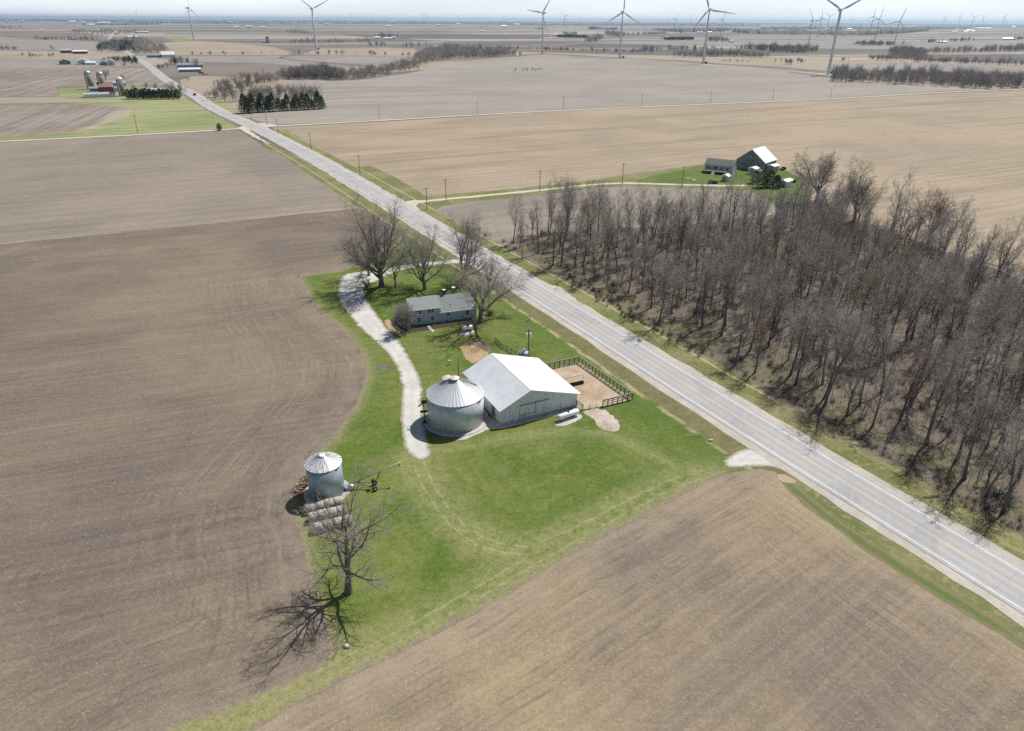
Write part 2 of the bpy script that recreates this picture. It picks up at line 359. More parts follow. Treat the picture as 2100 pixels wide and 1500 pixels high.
def grass_mat():
    m = Mat('lawn_grass', .9, 0, .2); P = m.pos()
    big = m.noise(P, .045, 4, .6, .6); mid = m.noise(P, .35, 5, .65, .3); fine = m.noise(P, 3.2, 4, .7)
    blade = m.noise(m.map(P, (2.0, 6.5, 1), .7), 1.0, 3, .6)
    c = m.mix(m.rng(big, .40, .62), (.076, .128, .015), (.132, .162, .036))
    c = m.mix(m.rng(mid, .50, .76, 0, .75), c, (.205, .20, .08))
    c = m.mix(m.rng(mid, .44, .28, 0, .5), c, (.055, .098, .013))
    # mower passes sweep round the yard
    sw = m.ma('SINE', m.ma('MULTIPLY', m.ma('ADD', m.attr('tk'), m.ma('MULTIPLY', m.noise(P, .09, 2), 4.)), 2 * math.pi / 2.3))
    c = m.mix(m.ma('MULTIPLY', m.rng(sw, -1, 1, 0, .22), m.rng(big, .4, .6)), c, (.22, .235, .08))
    # wheel tracks worn pale along the yard
    t = m.ma('ADD', m.attr('tk'), m.ma('MULTIPLY', m.ma('SUBTRACT', m.noise(P, .35, 4, .65), .5), 1.1)); tr = None
    for q, wd, am in ((.8, .24, .75), (2.2, .14, .38)):
        k = m.ma('MULTIPLY', m.rng(m.ma('ABSOLUTE', m.ma('SUBTRACT', t, q)), wd * 1.6, wd * .3), am); tr = k if tr is None else m.ma('MAXIMUM', tr, k)
    tr = m.ma('MAXIMUM', tr, m.rng(t, 5.0, 1.5, 0, .40))
    c = m.mix(m.ma('MULTIPLY', tr, m.rng(m.noise(P, .6, 5, .7), .34, .56, .15, .9)), c, (.37, .34, .19))
    yy = m.ma('ADD', m.sep(P)[1], m.ma('MULTIPLY', m.ma('SUBTRACT', mid, .5), 12.)); c = m.mix(m.rng(yy, 60, 52, 0, .6), c, (.27, .255, .12))
    # roadside: dull brown verge, a straw line where the mower stops, lush green just inside
    r = m.ma('ADD', m.attr('dr'), m.ma('MULTIPLY', m.ma('SUBTRACT', m.noise(P, .16, 3), .5), 1.6))
    c = m.mix(m.rng(r, 18, 12.5, 0, .55), c, (.070, .128, .016))
    c = m.mix(m.rng(r, 10.6, 9.9), c, m.mix(m.rng(mid, .35, .65), (.118, .125, .045), (.185, .165, .080)))
    c = m.mix(m.ma('MULTIPLY', m.rng(m.ma('ABSOLUTE', m.ma('SUBTRACT', r, 10.3)), .75, .15), m.rng(m.noise(P, .2, 3), .40, .56, 0, .8)), c, (.45, .385, .235))
    c = m.mix(m.rng(r, 6.4, 5.2, 0, .5), c, (.30, .265, .17))
    # edge against the field: dry, thin
    e = m.ma('ADD', m.attr('de'), m.ma('MULTIPLY', m.ma('SUBTRACT', m.noise(P, .5, 4, .65), .5), 2.6))
    c = m.mix(m.rng(e, 2.4, .4, 0, .7), c, (.25, .225, .12))
    c = m.mix(m.rng(e, .75, .15), c, (.235, .19, .15))
    c = m.mix(m.rng(blade, .55, .75, 0, .5), c, (.33, .33, .15))
    c = m.mix(m.rng(fine, .47, .28, 0, .7), c, (.030, .052, .010)); c = m.mix(1.0, c, m.rng(m.noise(P, 1.3, 5, .75), .25, .75, .68, 1.32), 'MULTIPLY')
    m.bump(fine, .5, .08)
    return m.out(c)
M_grass = grass_mat()

def verge_mat(name='verge_grass'):
    m = Mat(name, .92, 0, .15); P = m.pos()
    n = m.noise(P, .07, 4, .6); q = m.noise(P, .9, 5, .7); f = m.noise(P, 3.5, 3, .7)
    c = m.mix(m.rng(n, .42, .6), (.125, .148, .050), (.21, .195, .095)); c = m.mix(m.rng(q, .5, .72, 0, .8), c, (.37, .32, .18)); c = m.mix(m.rng(f, .45, .3, 0, .6), c, (.07, .085, .025))
    r = m.attr('dr'); c = m.mix(m.rng(m.ma('ABSOLUTE', m.ma('SUBTRACT', r, m.ma('ADD', 10.2, m.ma('MULTIPLY', n, 1.2)))), .5, .1, 0, .6), c, (.48, .42, .27))
    m.bump(q, .5, .1); return m.out(c)
M_verge = verge_mat()
def rye_mat():
    m = Mat('green_rye_strip', .9, 0, .2); P = m.pos(); q = m.noise(P, .8, 5, .7)
    c = m.mix(m.rng(q, .38, .62), (.066, .128, .018), (.135, .155, .055)); c = m.mix(m.rng(m.noise(P, 2.6, 4, .7), .56, .66, 0, .7), c, (.16, .13, .09)); e = m.ma('ADD', m.attr('de'), m.ma('MULTIPLY', m.ma('SUBTRACT', m.noise(P, .8, 5, .7), .5), 2.2)); c = m.mix(m.rng(e, .9, .2, 0, .9), c, (.20, .175, .105)); m.bump(q, .6, .15); return m.out(c)
def litter_mat():
    m = Mat('wood_floor_litter', .95, 0, .1); P = m.pos()
    n = m.noise(P, .06, 4, .6, .5); q = m.noise(P, .7, 6, .7); f = m.noise(P, 4, 4, .7)
    c = m.mix(m.rng(n, .4, .62), (.180, .148, .118), (.150, .134, .095)); c = m.mix(m.rng(q, .45, .7, 0, .7), c, (.25, .205, .165)); c = m.mix(m.rng(f, .50, .3, 0, .85), c, (.06, .05, .04))
    e = m.ma('ADD', m.attr('dr'), m.ma('MULTIPLY', m.ma('SUBTRACT', m.noise(P, .12, 3), .5), 9.))
    c = m.mix(m.ma('MULTIPLY', m.ma('MULTIPLY', m.rng(e, 21, 17.5), m.rng(e, 14.5, 16.5)), m.rng(q, .62, .42, .1, .6)), c, (.125, .14, .05))
    c = m.mix(m.rng(e, 12.2, 9.5), c, m.mix(m.rng(q, .4, .65), (.175, .185, .07), (.31, .27, .15)))
    m.bump(q, .8, .2); return m.out(c)
def gravel_mat(name, a, b, sc=6., edge=False):
    m = Mat(name, .95, 0, .15); P = m.pos(); n = m.noise(P, .25, 5, .65); f = m.noise(P, sc, 3, .7); g = m.noise(P, 1.3, 5, .7)
    c = m.mix(m.rng(n, .38, .62), a, b); c = m.mix(m.rng(g, .52, .70, 0, .35), c, tuple(x * .74 for x in a)); c = m.mix(m.rng(f, .62, .35, 0, .15 if edge else .35), c, tuple(x * .55 for x in a))
    if edge:
        e = m.ma('ADD', m.attr('de'), m.ma('MULTIPLY', m.ma('SUBTRACT', m.noise(P, .9, 5, .7), .5), 1.7)); c = m.mix(m.rng(m.ma('ABSOLUTE', m.ma('SUBTRACT', e, 1.9)), .45, .1, 0, .28), c, tuple(x * .78 for x in a))
        c = m.mix(m.rng(e, .75, .15, 0, .85), c, m.mix(m.rng(g, .4, .6), (.13, .155, .045), (.27, .235, .14)))
    m.bump(f, .4, .04); return m.out(c)
M_drive = gravel_mat('crushed_limestone', (.49, .475, .45), (.60, .585, .555), edge=True)
M_gravel = gravel_mat('road_gravel', (.50, .455, .37), (.60, .55, .46))
M_shoulder = gravel_mat('shoulder_gravel', (.42, .385, .345), (.52, .48, .43))
def asphalt_mat():
    m = Mat('worn_asphalt', .85, 0, .3); P = m.pos(); lat = m.attr('lat'); run = m.attr('run')
    n = m.noise(P, .08, 4, .6); f = m.noise(P, 7, 3, .7)
    c = m.mix(m.rng(n, .35, .65), (.365, .365, .365), (.425, .425, .42))
    q = m.ma('ABSOLUTE', m.ma('SUBTRACT', m.ma('ABSOLUTE', lat), 1.6)); c = m.mix(m.rng(m.ma('ABSOLUTE', m.ma('SUBTRACT', q, .8)), .55, .1, 0, .42), c, (.285, .285, .29)); pt = m.noise(m.map(P, (.16, .16, 1), .5), 1., 0, 0, 0); c = m.mix(m.rng(pt, .64, .645, 0, .35), c, (.27, .27, .275)); c = m.mix(m.rng(m.noise(m.map(P, (1, .06, 1), -math.radians(-29)), 1.2, 4, .6), .5, .7, 0, .35), c, (.46, .455, .44))
    cr = m.noise(m.map(P, (1, 1, 1)), .55, 6, .75, 1.5); c = m.mix(m.rng(m.ma('ABSOLUTE', m.ma('SUBTRACT', cr, .5)), .006, .0, 0, .45), c, (.16, .16, .16))
    sl = m.ma('ABSOLUTE', m.ma('SUBTRACT', m.ma('FRACT', m.ma('DIVIDE', run, 11.3)), .5)); c = m.mix(m.ma('MULTIPLY', m.rng(sl, .008, .002), m.rng(n, .4, .6, 0, .35)), c, (.2, .2, .2))
    c = m.mix(m.rng(f, .6, .35, 0, .18), c, (.2, .2, .2)); m.bump(f, .15, .02); return m.out(c)
M_asph = asphalt_mat()
def paint(name, c, wear):
    m = Mat(name, .7); P = m.pos(); return m.out(m.mix(m.rng(m.noise(P, 2.5, 5, .7), .40, .62, 0, wear), c, (.40, .40, .40)))
M_white = paint('white_line_paint', (.82, .82, .80), .5); M_yel = paint('yellow_line_paint', (.80, .52, .17), .65)

# ------------------------------------------------------------------ the highway
RD = [(64.72, 64.09), (40.21, 107.33), (20.75, 143.9), (-.4, 182.1), (-41.5, 255.3), (-91.3, 344.), (-148.5, 439.), (-185.5, 497.), (-236., 572.), (-305., 694.), (-345., 759.), (-412., 870.), (-503., 1037.), (-597., 1203.), (-690., 1362.), (-835., 1612.), (-1010., 1905.), (-1150., 2150.), (-1290., 2400.), (-1530., 2870.), (-1850., 3500.), (-2600., 5000.)]
u0 = np.array(RD[0]) - np.array(RD[1]); u0 /= np.hypot(*u0)
RD = [tuple(np.array(RD[0]) + u0 * 60)] + RD
ROAD = smooth(RD, 3, False)
def droad(V): return dist_poly(V, ROAD, False)[0]
ribbon('road_shoulder', ROAD, [-5.9, -3, 0, 3, 5.9], .050, M_shoulder, amp=.22, step=3.)
ribbon('road', ROAD, [-4.1, -3.2, -2.4, -1.6, -.8, 0, .8, 1.6, 2.4, 3.2, 4.1], .10, M_asph, amp=.04, step=6.)
near_road = ROAD[ROAD[:, 1] < 700]
for nm, o, w, M in (('edge_line', 3.35, .15, M_white), ('edge_line', -3.35, .15, M_white)):
    ribbon('road_' + nm, near_road, [o - w / 2, o + w / 2], .106, M, step=6.)
# centre line: broken yellow, with one solid line through the passing ban
V = []; F = []
seg = jag(near_road, 1.0, 0, 0, False); T = np.gradient(seg, axis=0); T /= np.hypot(*T.T)[:, None]; N = np.column_stack([-T[:, 1], T[:, 0]])
for a in range(0, len(seg) - 4, 1):
    for o, on in ((.12, (a % 12) < 3), (-.12, True)):
        if on:
            p, q = seg[a] + N[a] * o, seg[a + 1] + N[a + 1] * o; k = len(V)
            V += [(p[0] - N[a][0] * .055, p[1] - N[a][1] * .055, .107), (p[0] + N[a][0] * .055, p[1] + N[a][1] * .055, .107), (q[0] + N[a + 1][0] * .055, q[1] + N[a + 1][1] * .055, .107), (q[0] - N[a + 1][0] * .055, q[1] - N[a + 1][1] * .055, .107)]; F.append((k + 3, k + 2, k + 1, k))
mesh_np('road_centre_line', V, F, M_yel)

# side roads, gravel
X0 = at(545, 262)
side = [at(546, 259), at(560, 259.5), at(620, 256), at(800, 246.5), at(1000, 234.5), at(1250, 222), at(1500, 212), at(1700, 203.5), at(1850, 194.5), at(1935, 189.5), at(2100, 183), at(2400, 172)]
ribbon('gravel_road', smooth(side, 2, False), [-2.6, 0, 2.6], .045, M_gravel, amp=.25, step=6.)
side2 = [at(493, 264), at(440, 267.5), at(300, 276), at(150, 283.5), at(0, 290), at(-260, 303)]
ribbon('gravel_road', smooth(side2, 2, False), [-2.4, 0, 2.4], .045, M_gravel, amp=.25, step=6.)
flat('gravel_junction', jag(ats([(486, 262), (500, 258), (535, 285), (556, 296), (540, 291), (520, 282), (505, 273)]), 3, .3, 3), .047, M_gravel)
flat('gravel_junction', jag(ats([(545, 262), (575, 258), (562, 256), (530, 252), (532, 258)]), 3, .2, 4), .047, M_gravel)
lane2 = ats([(838, 420), (860, 415), (900, 410), (1000, 401), (1100, 391.5), (1190, 381.5), (1250, 376.5), (1300, 376), (1400, 379.5), (1470, 381), (1530, 381)])
ribbon('gravel_driveway', smooth(lane2, 2, False), [-1.5, 0, 1.5], .048, M_gravel, amp=.15, step=3.)
flat('gravel_driveway_mouth', jag(ats([(826, 415), (846, 411), (872, 411), (872, 414), (858, 418), (852, 424), (862, 430), (846, 428)]), 2, .1, 8), .049, M_gravel)

# ------------------------------------------------------------------ lawn, verges, fields, wood floor
LAWN = ats([(612, 567), (655, 561), (695, 556), (740, 542), (790, 510), (848, 476), (900, 470), (1000, 530), (1100, 590), (1300, 720), (1530, 880), (1640, 962),
            (1605, 975), (1585, 966), (1550, 962), (1500, 969), (1450, 988), (1380, 1024), (1300, 1070), (1200, 1122), (1100, 1182), (1000, 1245), (930, 1282), (850, 1322), (800, 1350), (740, 1377), (650, 1424), (590, 1458), (520, 1500), (400, 1575),
            (180, 1580), (320, 1502), (400, 1471), (480, 1440), (600, 1392), (655, 1364), (676, 1335), (670, 1290), (645, 1240), (632, 1200), (626, 1150), (618, 1105), (598, 1060), (594, 1010), (612, 985), (630, 958), (652, 930), (677, 903), (700, 872), (725, 840), (742, 802), (751, 770), (748, 745), (735, 715), (715, 690), (688, 662), (655, 637), (630, 602)])
LAWNJ = jag(smooth(LAWN, 1), 1.6, .22, 11)
TRACK = smooth(ats([(856, 940), (872, 985), (895, 1025), (925, 1065), (960, 1095), (1005, 1120), (1060, 1132), (1120, 1120), (1190, 1088), (1280, 1040), (1380, 990), (1480, 962)]), 2, False)
TRACK2 = smooth(ats([(1480, 962), (1380, 992), (1280, 1045), (1180, 1100), (1090, 1150), (1000, 1205), (900, 1262), (800, 1316), (700, 1366), (560, 1436), (330, 1545)]), 2, False)
TRACK3 = smooth(ats([(880, 925), (960, 915), (1060, 895), (1150, 885), (1240, 888), (1300, 915), (1400, 965)]), 2, False)
def ftk(V):
    a = dist_poly(V, TRACK, False)[0]; b = dist_poly(V, TRACK2, False)[0]; c = dist_poly(V, TRACK3, False)[0] * 1.5 + 1.6
    return np.minimum(np.minimum(a, b), c)
grid_sheet('lawn', LAWNJ, .030, .6, M_grass, {'de': lambda V: dist_poly(V, LAWN)[0] + 50 * (droad(V) < 14), 'dr': droad, 'tk': ftk})
def arc(V, cs): return np.min([np.hypot(V[:, 0] - at(*c)[0], V[:, 1] - at(*c)[1]) for c in cs], 0)
fl = lambda V: np.minimum(dist_poly(V, LAWN)[0], np.maximum(droad(V) - 9, 0))
grid_sheet('plowed_field', ats([(-420, 560), (0, 500), (735, 425), (846, 455), (1000, 560), (1000, 700), (760, 1000), (760, 1300), (520, 1520), (420, 1650), (-420, 1650)]), .010, 2.0, M_f1, {'d': fl, 'arc': lambda V: arc(V, [(300, 1345), (470, 1110), (640, 760), (560, 640), (150, 1180)])})
grid_sheet('stubble_field', ats([(420, 1700), (520, 1480), (760, 1330), (1000, 1200), (1250, 1060), (1480, 940), (1600, 955), (1700, 1040), (2100, 1300), (2420, 1560), (2420, 1760)]), .014, 1.4, M_f3, {'d': fl, 'arc': lambda V: arc(V, [(1985, 1345)])})
flat('grey_field', ats([(-420, 318), (0, 292), (300, 278), (488, 266), (540, 300), (700, 385), (840, 462), (735, 425), (0, 500), (-420, 560)]), .012, M_f2)
flat('field_edge_strip', jag(ats([(-420, 561), (0, 501.5), (300, 472), (560, 445), (735, 427), (746, 421), (735, 423), (560, 443), (300, 470.5), (0, 500), (-420, 559.5)]), 4, .25, 5), .018, far_mat('dry_grass_strip', (.29, .245, .18), (.36, .305, .22), GRID))
flat('corn_stubble_field', ats([(556, 262), (620, 258.5), (800, 249), (1000, 237), (1250, 224), (1500, 214), (1700, 205.5), (1850, 197), (1935, 192), (2100, 186), (2500, 172), (2700, 690), (2100, 560), (1800, 480), (1640, 430), (1450, 388), (1300, 372), (1100, 387), (900, 408), (848, 412), (700, 342)]), .012, M_f4)
flat('bean_stubble_field', ats([(500, 240), (520, 232), (600, 160), (680, 167), (760, 162), (830, 152), (900, 138), (970, 127), (1060, 117.5), (1160, 118.5), (1270, 120.5), (1360, 126), (1443, 132.5), (1560, 143), (1690, 158), (1800, 168), (2100, 181), (1935, 187.5), (1850, 192.5), (1700, 202), (1500, 210.5), (1250, 220.5), (1000, 233), (800, 245), (620, 254.5), (556, 257)]), .012, M_f5)
flat('small_stubble_field', jag(ats([(885, 430), (905, 422), (1000, 410), (1100, 400), (1200, 390), (1250, 384), (1330, 383), (1480, 388), (1600, 400), (1560, 470), (1200, 500), (1060, 512), (1000, 490), (940, 462)]), 3, .4, 6), .016, M_f6)
VR = ats([(552, 268), (580, 264), (600, 275), (652, 302), (705, 332), (735, 343), (760, 340), (800, 358), (850, 388), (872, 402), (1000, 392), (1150, 378), (1240, 366), (1330, 352), (1440, 338), (1510, 330), (1600, 345), (1650, 372), (1640, 395), (1560, 392), (1440, 388), (1330, 384), (1240, 383), (1100, 401), (960, 415), (905, 424), (893, 432), (940, 461), (1000, 489), (1060, 520), (1120, 552), (1300, 640), (1500, 755), (1700, 880), (1900, 1000), (2100, 1120), (2500, 1360), (2400, 1480), (2100, 1200), (1700, 960), (1300, 690), (1000, 510), (840, 425), (700, 355), (600, 297)])
grid_sheet('verge', jag(VR, 2.5, .3, 21), .022, 2.0, M_verge, {'dr': droad})
VL = ats([(540, 291), (556, 294), (650, 345), (760, 405), (850, 455), (846, 478), (800, 462), (735, 424), (700, 403), (640, 362), (580, 322), (545, 302)])
grid_sheet('verge', jag(VL, 2.5, .25, 22), .024, 1.5, M_verge, {'dr': droad})
VS = ats([(1590, 968), (1640, 950), (1700, 980), (2100, 1240), (2450, 1470), (2450, 1620), (2100, 1334), (1980, 1262), (1850, 1182), (1760, 1122), (1680, 1062), (1620, 1012)])
grid_sheet('verge', jag(VS, 1.2, .15, 23), .024, .9, M_verge, {'dr': droad})
RY = ats([(1600, 985), (1625, 988), (1700, 1052), (1780, 1108), (1870, 1165), (1980, 1232), (2100, 1310), (2450, 1545), (2450, 1600), (2100, 1332), (1980, 1261), (1850, 1181), (1760, 1121), (1680, 1061), (1618, 1010)])
RYJ = jag(RY, 1.2, .1, 24); grid_sheet('rye_strip', RYJ, .034, .5, rye_mat(), {'de': lambda V: dist_poly(V, RYJ)[0]})
WOOD = ats([(1030, 508), (1060, 485), (1200, 472), (1400, 462), (1600, 440), (1640, 405), (1720, 430), (1800, 465), (1950, 522), (2100, 575), (2700, 760), (2700, 1560), (2100, 1140), (1900, 1012), (1700, 890), (1500, 762), (1300, 645), (1120, 556)])
grid_sheet('wood_floor', jag(WOOD, 3, .5, 25), .026, 2.0, litter_mat(), {'dr': droad})
# roadside lay-by on the far side
flat('gravel_layby', jag(ats([(1115, 580), (1150, 590), (1180, 612), (1190, 630), (1160, 625), (1120, 600)]), 1.2, .15, 9), .052, M_shoulder)

# farmyard surfaces
DRV = ats([(703, 563), (697, 578), (691, 592), (694, 610), (705, 632), (722, 655), (745, 680), (775, 705), (795, 725), (812, 750), (820, 775), (825, 800), (822, 830), (822, 860), (824, 890), (829, 915), (838, 932), (852, 942), (868, 944), (882, 938), (885, 926), (878, 905), (872, 880), (869, 850), (868, 820), (867, 800), (862, 775), (852, 755), (842, 735), (828, 712), (815, 695), (800, 680), (780, 655), (765, 635), (752, 615), (745, 598), (752, 584), (775, 577), (800, 562), (850, 548), (925, 541), (975, 541), (1012, 549), (985, 528), (923, 533), (850, 540), (775, 553), (740, 557)])
dsheet = lambda nm, P, z: grid_sheet(nm, P, z, .45, M_drive, {'de': lambda V: dist_poly(V, P)[0]})
dsheet('driveway', jag(smooth(DRV, 1), .8, .14, 31), .044)
dsheet('gravel_entrance', jag(smooth(ats([(1480, 950), (1492, 938), (1515, 925), (1540, 912), (1530, 885), (1640, 950), (1645, 975), (1600, 963), (1570, 956), (1530, 958), (1500, 962)]), 1), .8, .22, 32), .042)

# ------------------------------------------------------------------ trees
def bark_mat(name, a, b, per=.25):
    m = Mat(name, .9, 0, .15); n = m.noise(m.map(m.obj(), (3, 3, .8)), 2.0, 5, .65)
    c = m.mix(m.rng(n, .35, .65), a, b); c = m.mix(1.0, c, m.rng(m.rnd(), 0, 1, 1 - per, 1 + per), 'MULTIPLY'); m.bump(n, .4, .05); return m.out(c)
M_bark = bark_mat('grey_bark', (.105, .092, .082), (.215, .19, .17))
M_twig = bark_mat('bare_twigs', (.29, .265, .24), (.42, .388, .355))
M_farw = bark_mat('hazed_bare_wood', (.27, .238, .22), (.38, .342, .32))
M_twig2 = bark_mat('budding_twigs', (.19, .165, .10), (.27, .235, .13))
M_twig3 = bark_mat('reddish_twigs', (.20, .135, .115), (.28, .195, .165))
M_twigl = bark_mat('pale_twigs', (.26, .24, .21), (.38, .355, .315))
M_needle = bark_mat('evergreen_needles', (.018, .036, .014), (.050, .078, .028), .3)

def grow(seed, spec):
    """one bare tree: tapering trunk and limbs in one mesh, the fine twigs in another"""
    R = random.Random(seed); W, T = MB(), MB(); levels = len(spec['n'])
    def rv(): return Vector((R.gauss(0, 1), R.gauss(0, 1), R.gauss(0, 1)))
    def branch(p, d, L, r, lv):
        nseg = spec['seg'][lv]; pts = [p.copy()]; dirs = [d.copy()]; rs = [r]; tip = spec['tip'][lv]
        for i in range(nseg):
            d = (d + rv() * spec['wob'][lv] + Vector((0, 0, 1)) * spec['trop'][lv]).normalized(); p = p + d * (L / nseg)
            pts.append(p.copy()); dirs.append(d.copy()); rs.append(r * (1 - (1 - tip) * (i + 1) / nseg))
        if lv == 0: rs[0] *= 1.35
        thick = lv < spec['woodlv']
        (W if thick else T).tube(pts, rs, 7 if lv == 0 else (5 if lv == 1 else (4 if thick else 3)), cap=False)
        if lv + 1 < levels:
            n = spec['n'][lv + 1]; t0 = spec['t0'][lv]; az = R.random() * 6.28
            for k in range(n):
                t = t0 + (1 - t0) * (k + R.random() * .9) / n; t = min(t, .995); q = t * nseg; i = min(int(q), nseg - 1); f = q - i
                bp = pts[i].lerp(pts[i + 1], f); bd = dirs[i + 1]; az += 2.4 + R.uniform(-.5, .5)
                x = bd.orthogonal().normalized(); y = bd.cross(x)
                if abs(bd.z) > .9 and lv == 0: x, y = Vector((1, 0, 0)), Vector((0, 1, 0))
                an = math.radians(R.uniform(*spec['ang'][lv + 1])); side = x * math.cos(az) + y * math.sin(az)
                cd = (bd * math.cos(an) + side * math.sin(an)).normalized()
                if lv >= 1 and cd.z < -.25: cd.z *= .3; cd.normalize()
                br = rs[i] + (rs[i + 1] - rs[i]) * f
                CL = L * spec['len'][lv + 1] * R.uniform(.72, 1.15) * (1 - spec['drop'][lv + 1] * (t - t0))
                branch(bp, cd, CL, max(br * spec['rr'][lv + 1] * R.uniform(.75, 1), spec['min']), lv + 1)
    branch(Vector((0, 0, -.15)), Vector((R.uniform(-.05, .05), R.uniform(-.05, .05), 1)).normalized(), spec['L'], spec['r'], 0)
    return W, T
# tall crowded wood tree
def forest_spec(L, r, n1=12, twig=6, t0=.28): return dict(L=L, r=r, n=[1, n1, 6, 6, twig], seg=[8, 6, 4, 3, 2], wob=[.05, .12, .15, .18, .2], trop=[.06, .13, .09, .06, .05], tip=[.2, .3, .35, .4, .35],
    t0=[t0, .2, .12, .08, 0], ang=[(0, 0), (16, 48), (20, 50), (25, 58), (25, 60)], len=[1, .40, .52, .55, .62], drop=[0, .35, .3, .25, .2], rr=[1, .6, .6, .6, .6], min=.0135, woodlv=3)
# broad open-grown yard tree
def yard_spec(L, r, n1=8, twig=8, spread=(30, 68), ln=1.9): return dict(L=L, r=r, n=[1, n1, 12, 9, twig + 1], seg=[4, 7, 5, 3, 2], wob=[.06, .15, .18, .2, .22], trop=[.05, .075, .04, .03, .03], tip=[.7, .22, .3, .4, .35],
    t0=[.35, .25, .15, .1, 0], ang=[(0, 0), spread, (25, 60), (25, 60), (25, 60)], len=[1, ln, .44, .48, .58], drop=[0, .1, .45, .3, .2], rr=[1, .62, .55, .55, .55], min=.0135, woodlv=3)
def tree_proto(name, seed, spec, twig=M_twig, loc=(0, 0, 0), label='', cat='tree', group=None, sc=1.0):
    W, T = grow(seed, spec); e = thing(name, label, cat, loc, 0, group, sc)
    W.build('trunk', M_bark, e, True); T.build('crown', twig, e, True); return e

def spruce(name, seed, H, R0, loc, label, group=None, n=900, mat=None, cone=True):
    R = random.Random(seed); e = thing(name, label, 'evergreen tree', loc, 0, group); C = MB()
    for i in range(n):
        t = R.random() ** .8 if cone else R.random(); z = H * (.06 + .93 * t); prof = (1 - t) ** .68 if cone else math.sin(math.pi * min(1, .18 + .82 * t)) ** .6
        lay = .82 + .25 * math.sin(z * 5.5 + seed); rr = R0 * max(prof, .03) * lay * (R.uniform(.55, 1.05)); a = R.random() * 6.283
        p = Vector((rr * math.cos(a), rr * math.sin(a), z)); o = Vector((math.cos(a), math.sin(a), R.uniform(-.75, .1) if cone else R.uniform(-.2, .9))).normalized()
        s = R.uniform(.35, .8) * (.5 + .06 * H); sd = Vector((-math.sin(a), math.cos(a), R.uniform(-.4, .4))) * s * .42
        b = p - o * s * .5; q = p + o * s * .8; k = Vector((0, 0, R.uniform(.1, .25) * s))
        C.add([tuple(b), tuple(p + sd + k * .2), tuple(q), tuple(p - sd + k * .2), tuple(p + k)], [(0, 4, 1), (1, 4, 2), (2, 4, 3), (3, 4, 0)])
    T = MB().tube([(0, 0, -.1), (0, 0, H * .5), (0, 0, H * .95)], [.045 * R0 + .1, .1, .02], 6); T.build('trunk', M_bark, e); C.build('crown', mat or M_needle, e); return e

# ------------------------------------------------------------------ building materials
def siding(name, a, b=None, pitch=.18, horiz=True, rough=.6):
    m = Mat(name, rough, 0, .3); o = m.obj(); x = m.sep(o); z = x[2] if horiz else m.ma('ADD', x[0], x[1])
    fr = m.ma('FRACT', m.ma('DIVIDE', z, pitch)); n = m.noise(o, .7, 4, .6)
    c = m.mix(m.rng(n, .3, .7, 0, .3), a, tuple(t * .82 for t in a))
    c = m.mix(m.rng(fr, .10, .0, 0, .55), c, tuple(t * .45 for t in a)); m.bump(fr, .5, .02); return m.out(c)
def weathered(name='peeling_white_boards'):
    m = Mat(name, .85, 0, .2); o = m.obj(); x = m.sep(o); h = m.ma('ADD', x[0], x[1])
    fr = m.ma('FRACT', m.ma('DIVIDE', h, .28)); bid = m.ma('FLOOR', m.ma('DIVIDE', h, .28))
    st = m.noise(m.map(o, (5, 5, .55)), 1.0, 6, .7); bn = m.n('ShaderNodeTexWhiteNoise'); bn.noise_dimensions = '1D'; m.put(bid, bn.inputs['W'])
    k = m.ma('ADD', st, m.ma('MULTIPLY', m.ma('SUBTRACT', bn.outputs[0], .5), .16)); k = m.ma('ADD', k, m.rng(m.noise(o, .35, 3), .35, .65, -.07, .07)); k = m.ma('ADD', k, m.rng(x[2], 3.2, .3, -.02, .05))
    c = m.mix(m.rng(k, .56, .70), (.75, .79, .81), (.46, .46, .45)); c = m.mix(m.rng(k, .70, .78), c, (.12, .11, .10))
    c = m.mix(m.rng(fr, .09, .02, 0, .8), c, (.07, .065, .06)); m.bump(k, .15, .02); return m.out(c)
def tin(name, a, rust=.0, rib=.6, rough=.35, metal=.55, axis=0, rc=(.30, .13, .06), spots=None):
    m = Mat(name, rough, metal, .5); o = m.obj(); x = m.sep(o); v = x[axis] if axis < 3 else None
    fr = m.ma('ABSOLUTE', m.ma('SUBTRACT', m.ma('FRACT', m.ma('DIVIDE', v, rib)), .5)); n = m.noise(o, .5, 5, .65); c = m.mix(m.rng(n, .3, .7, 0, .5), a, tuple(t * .8 for t in a))
    if rust: c = m.mix(m.rng(m.noise(m.map(o, (.9, .25, .9) if axis == 0 else (.3, .9, .9)), 2.2, 6, .75), .60 - rust * .1, .70), c, rc)
    c = m.mix(m.rng(fr, .44, .5, 0, .35), c, tuple(t * .5 for t in a)); m.bump(fr, .5, .03); return m.out(c)
M_board = weathered()
def barn_roof_mat():
    m = Mat('white_tin_roof', .45, .1, .5); o = m.obj(); x = m.sep(o); n = m.noise(o, .45, 5, .65); c = m.mix(m.rng(n, .35, .65), (.74, .765, .79), (.64, .67, .70))
    fr = m.ma('FRACT', m.ma('DIVIDE', x[1], .82)); lp = m.ma('FRACT', m.ma('DIVIDE', x[0], 3.1)); c = m.mix(m.rng(fr, .035, .0, 0, .4), c, (.40, .42, .44)); c = m.mix(m.rng(lp, .02, .0, 0, .6), c, (.36, .36, .36))
    st = m.noise(m.map(o, (.35, 3.2, 1)), 1.3, 6, .75); c = m.mix(m.ma('MULTIPLY', m.rng(st, .58, .70, 0, .8), m.rng(n, .45, .62)), c, (.36, .31, .27)); st2 = m.noise(m.map(o, (3.5, .5, 1)), 1.1, 5, .7); c = m.mix(m.rng(st2, .64, .72, 0, .55), c, (.42, .36, .30))
    m.bump(fr, .3, .02); return m.out(c)
M_roofw = barn_roof_mat()
M_glass = Mat('window_glass', .08, 0, .8).out((.02, .025, .03))
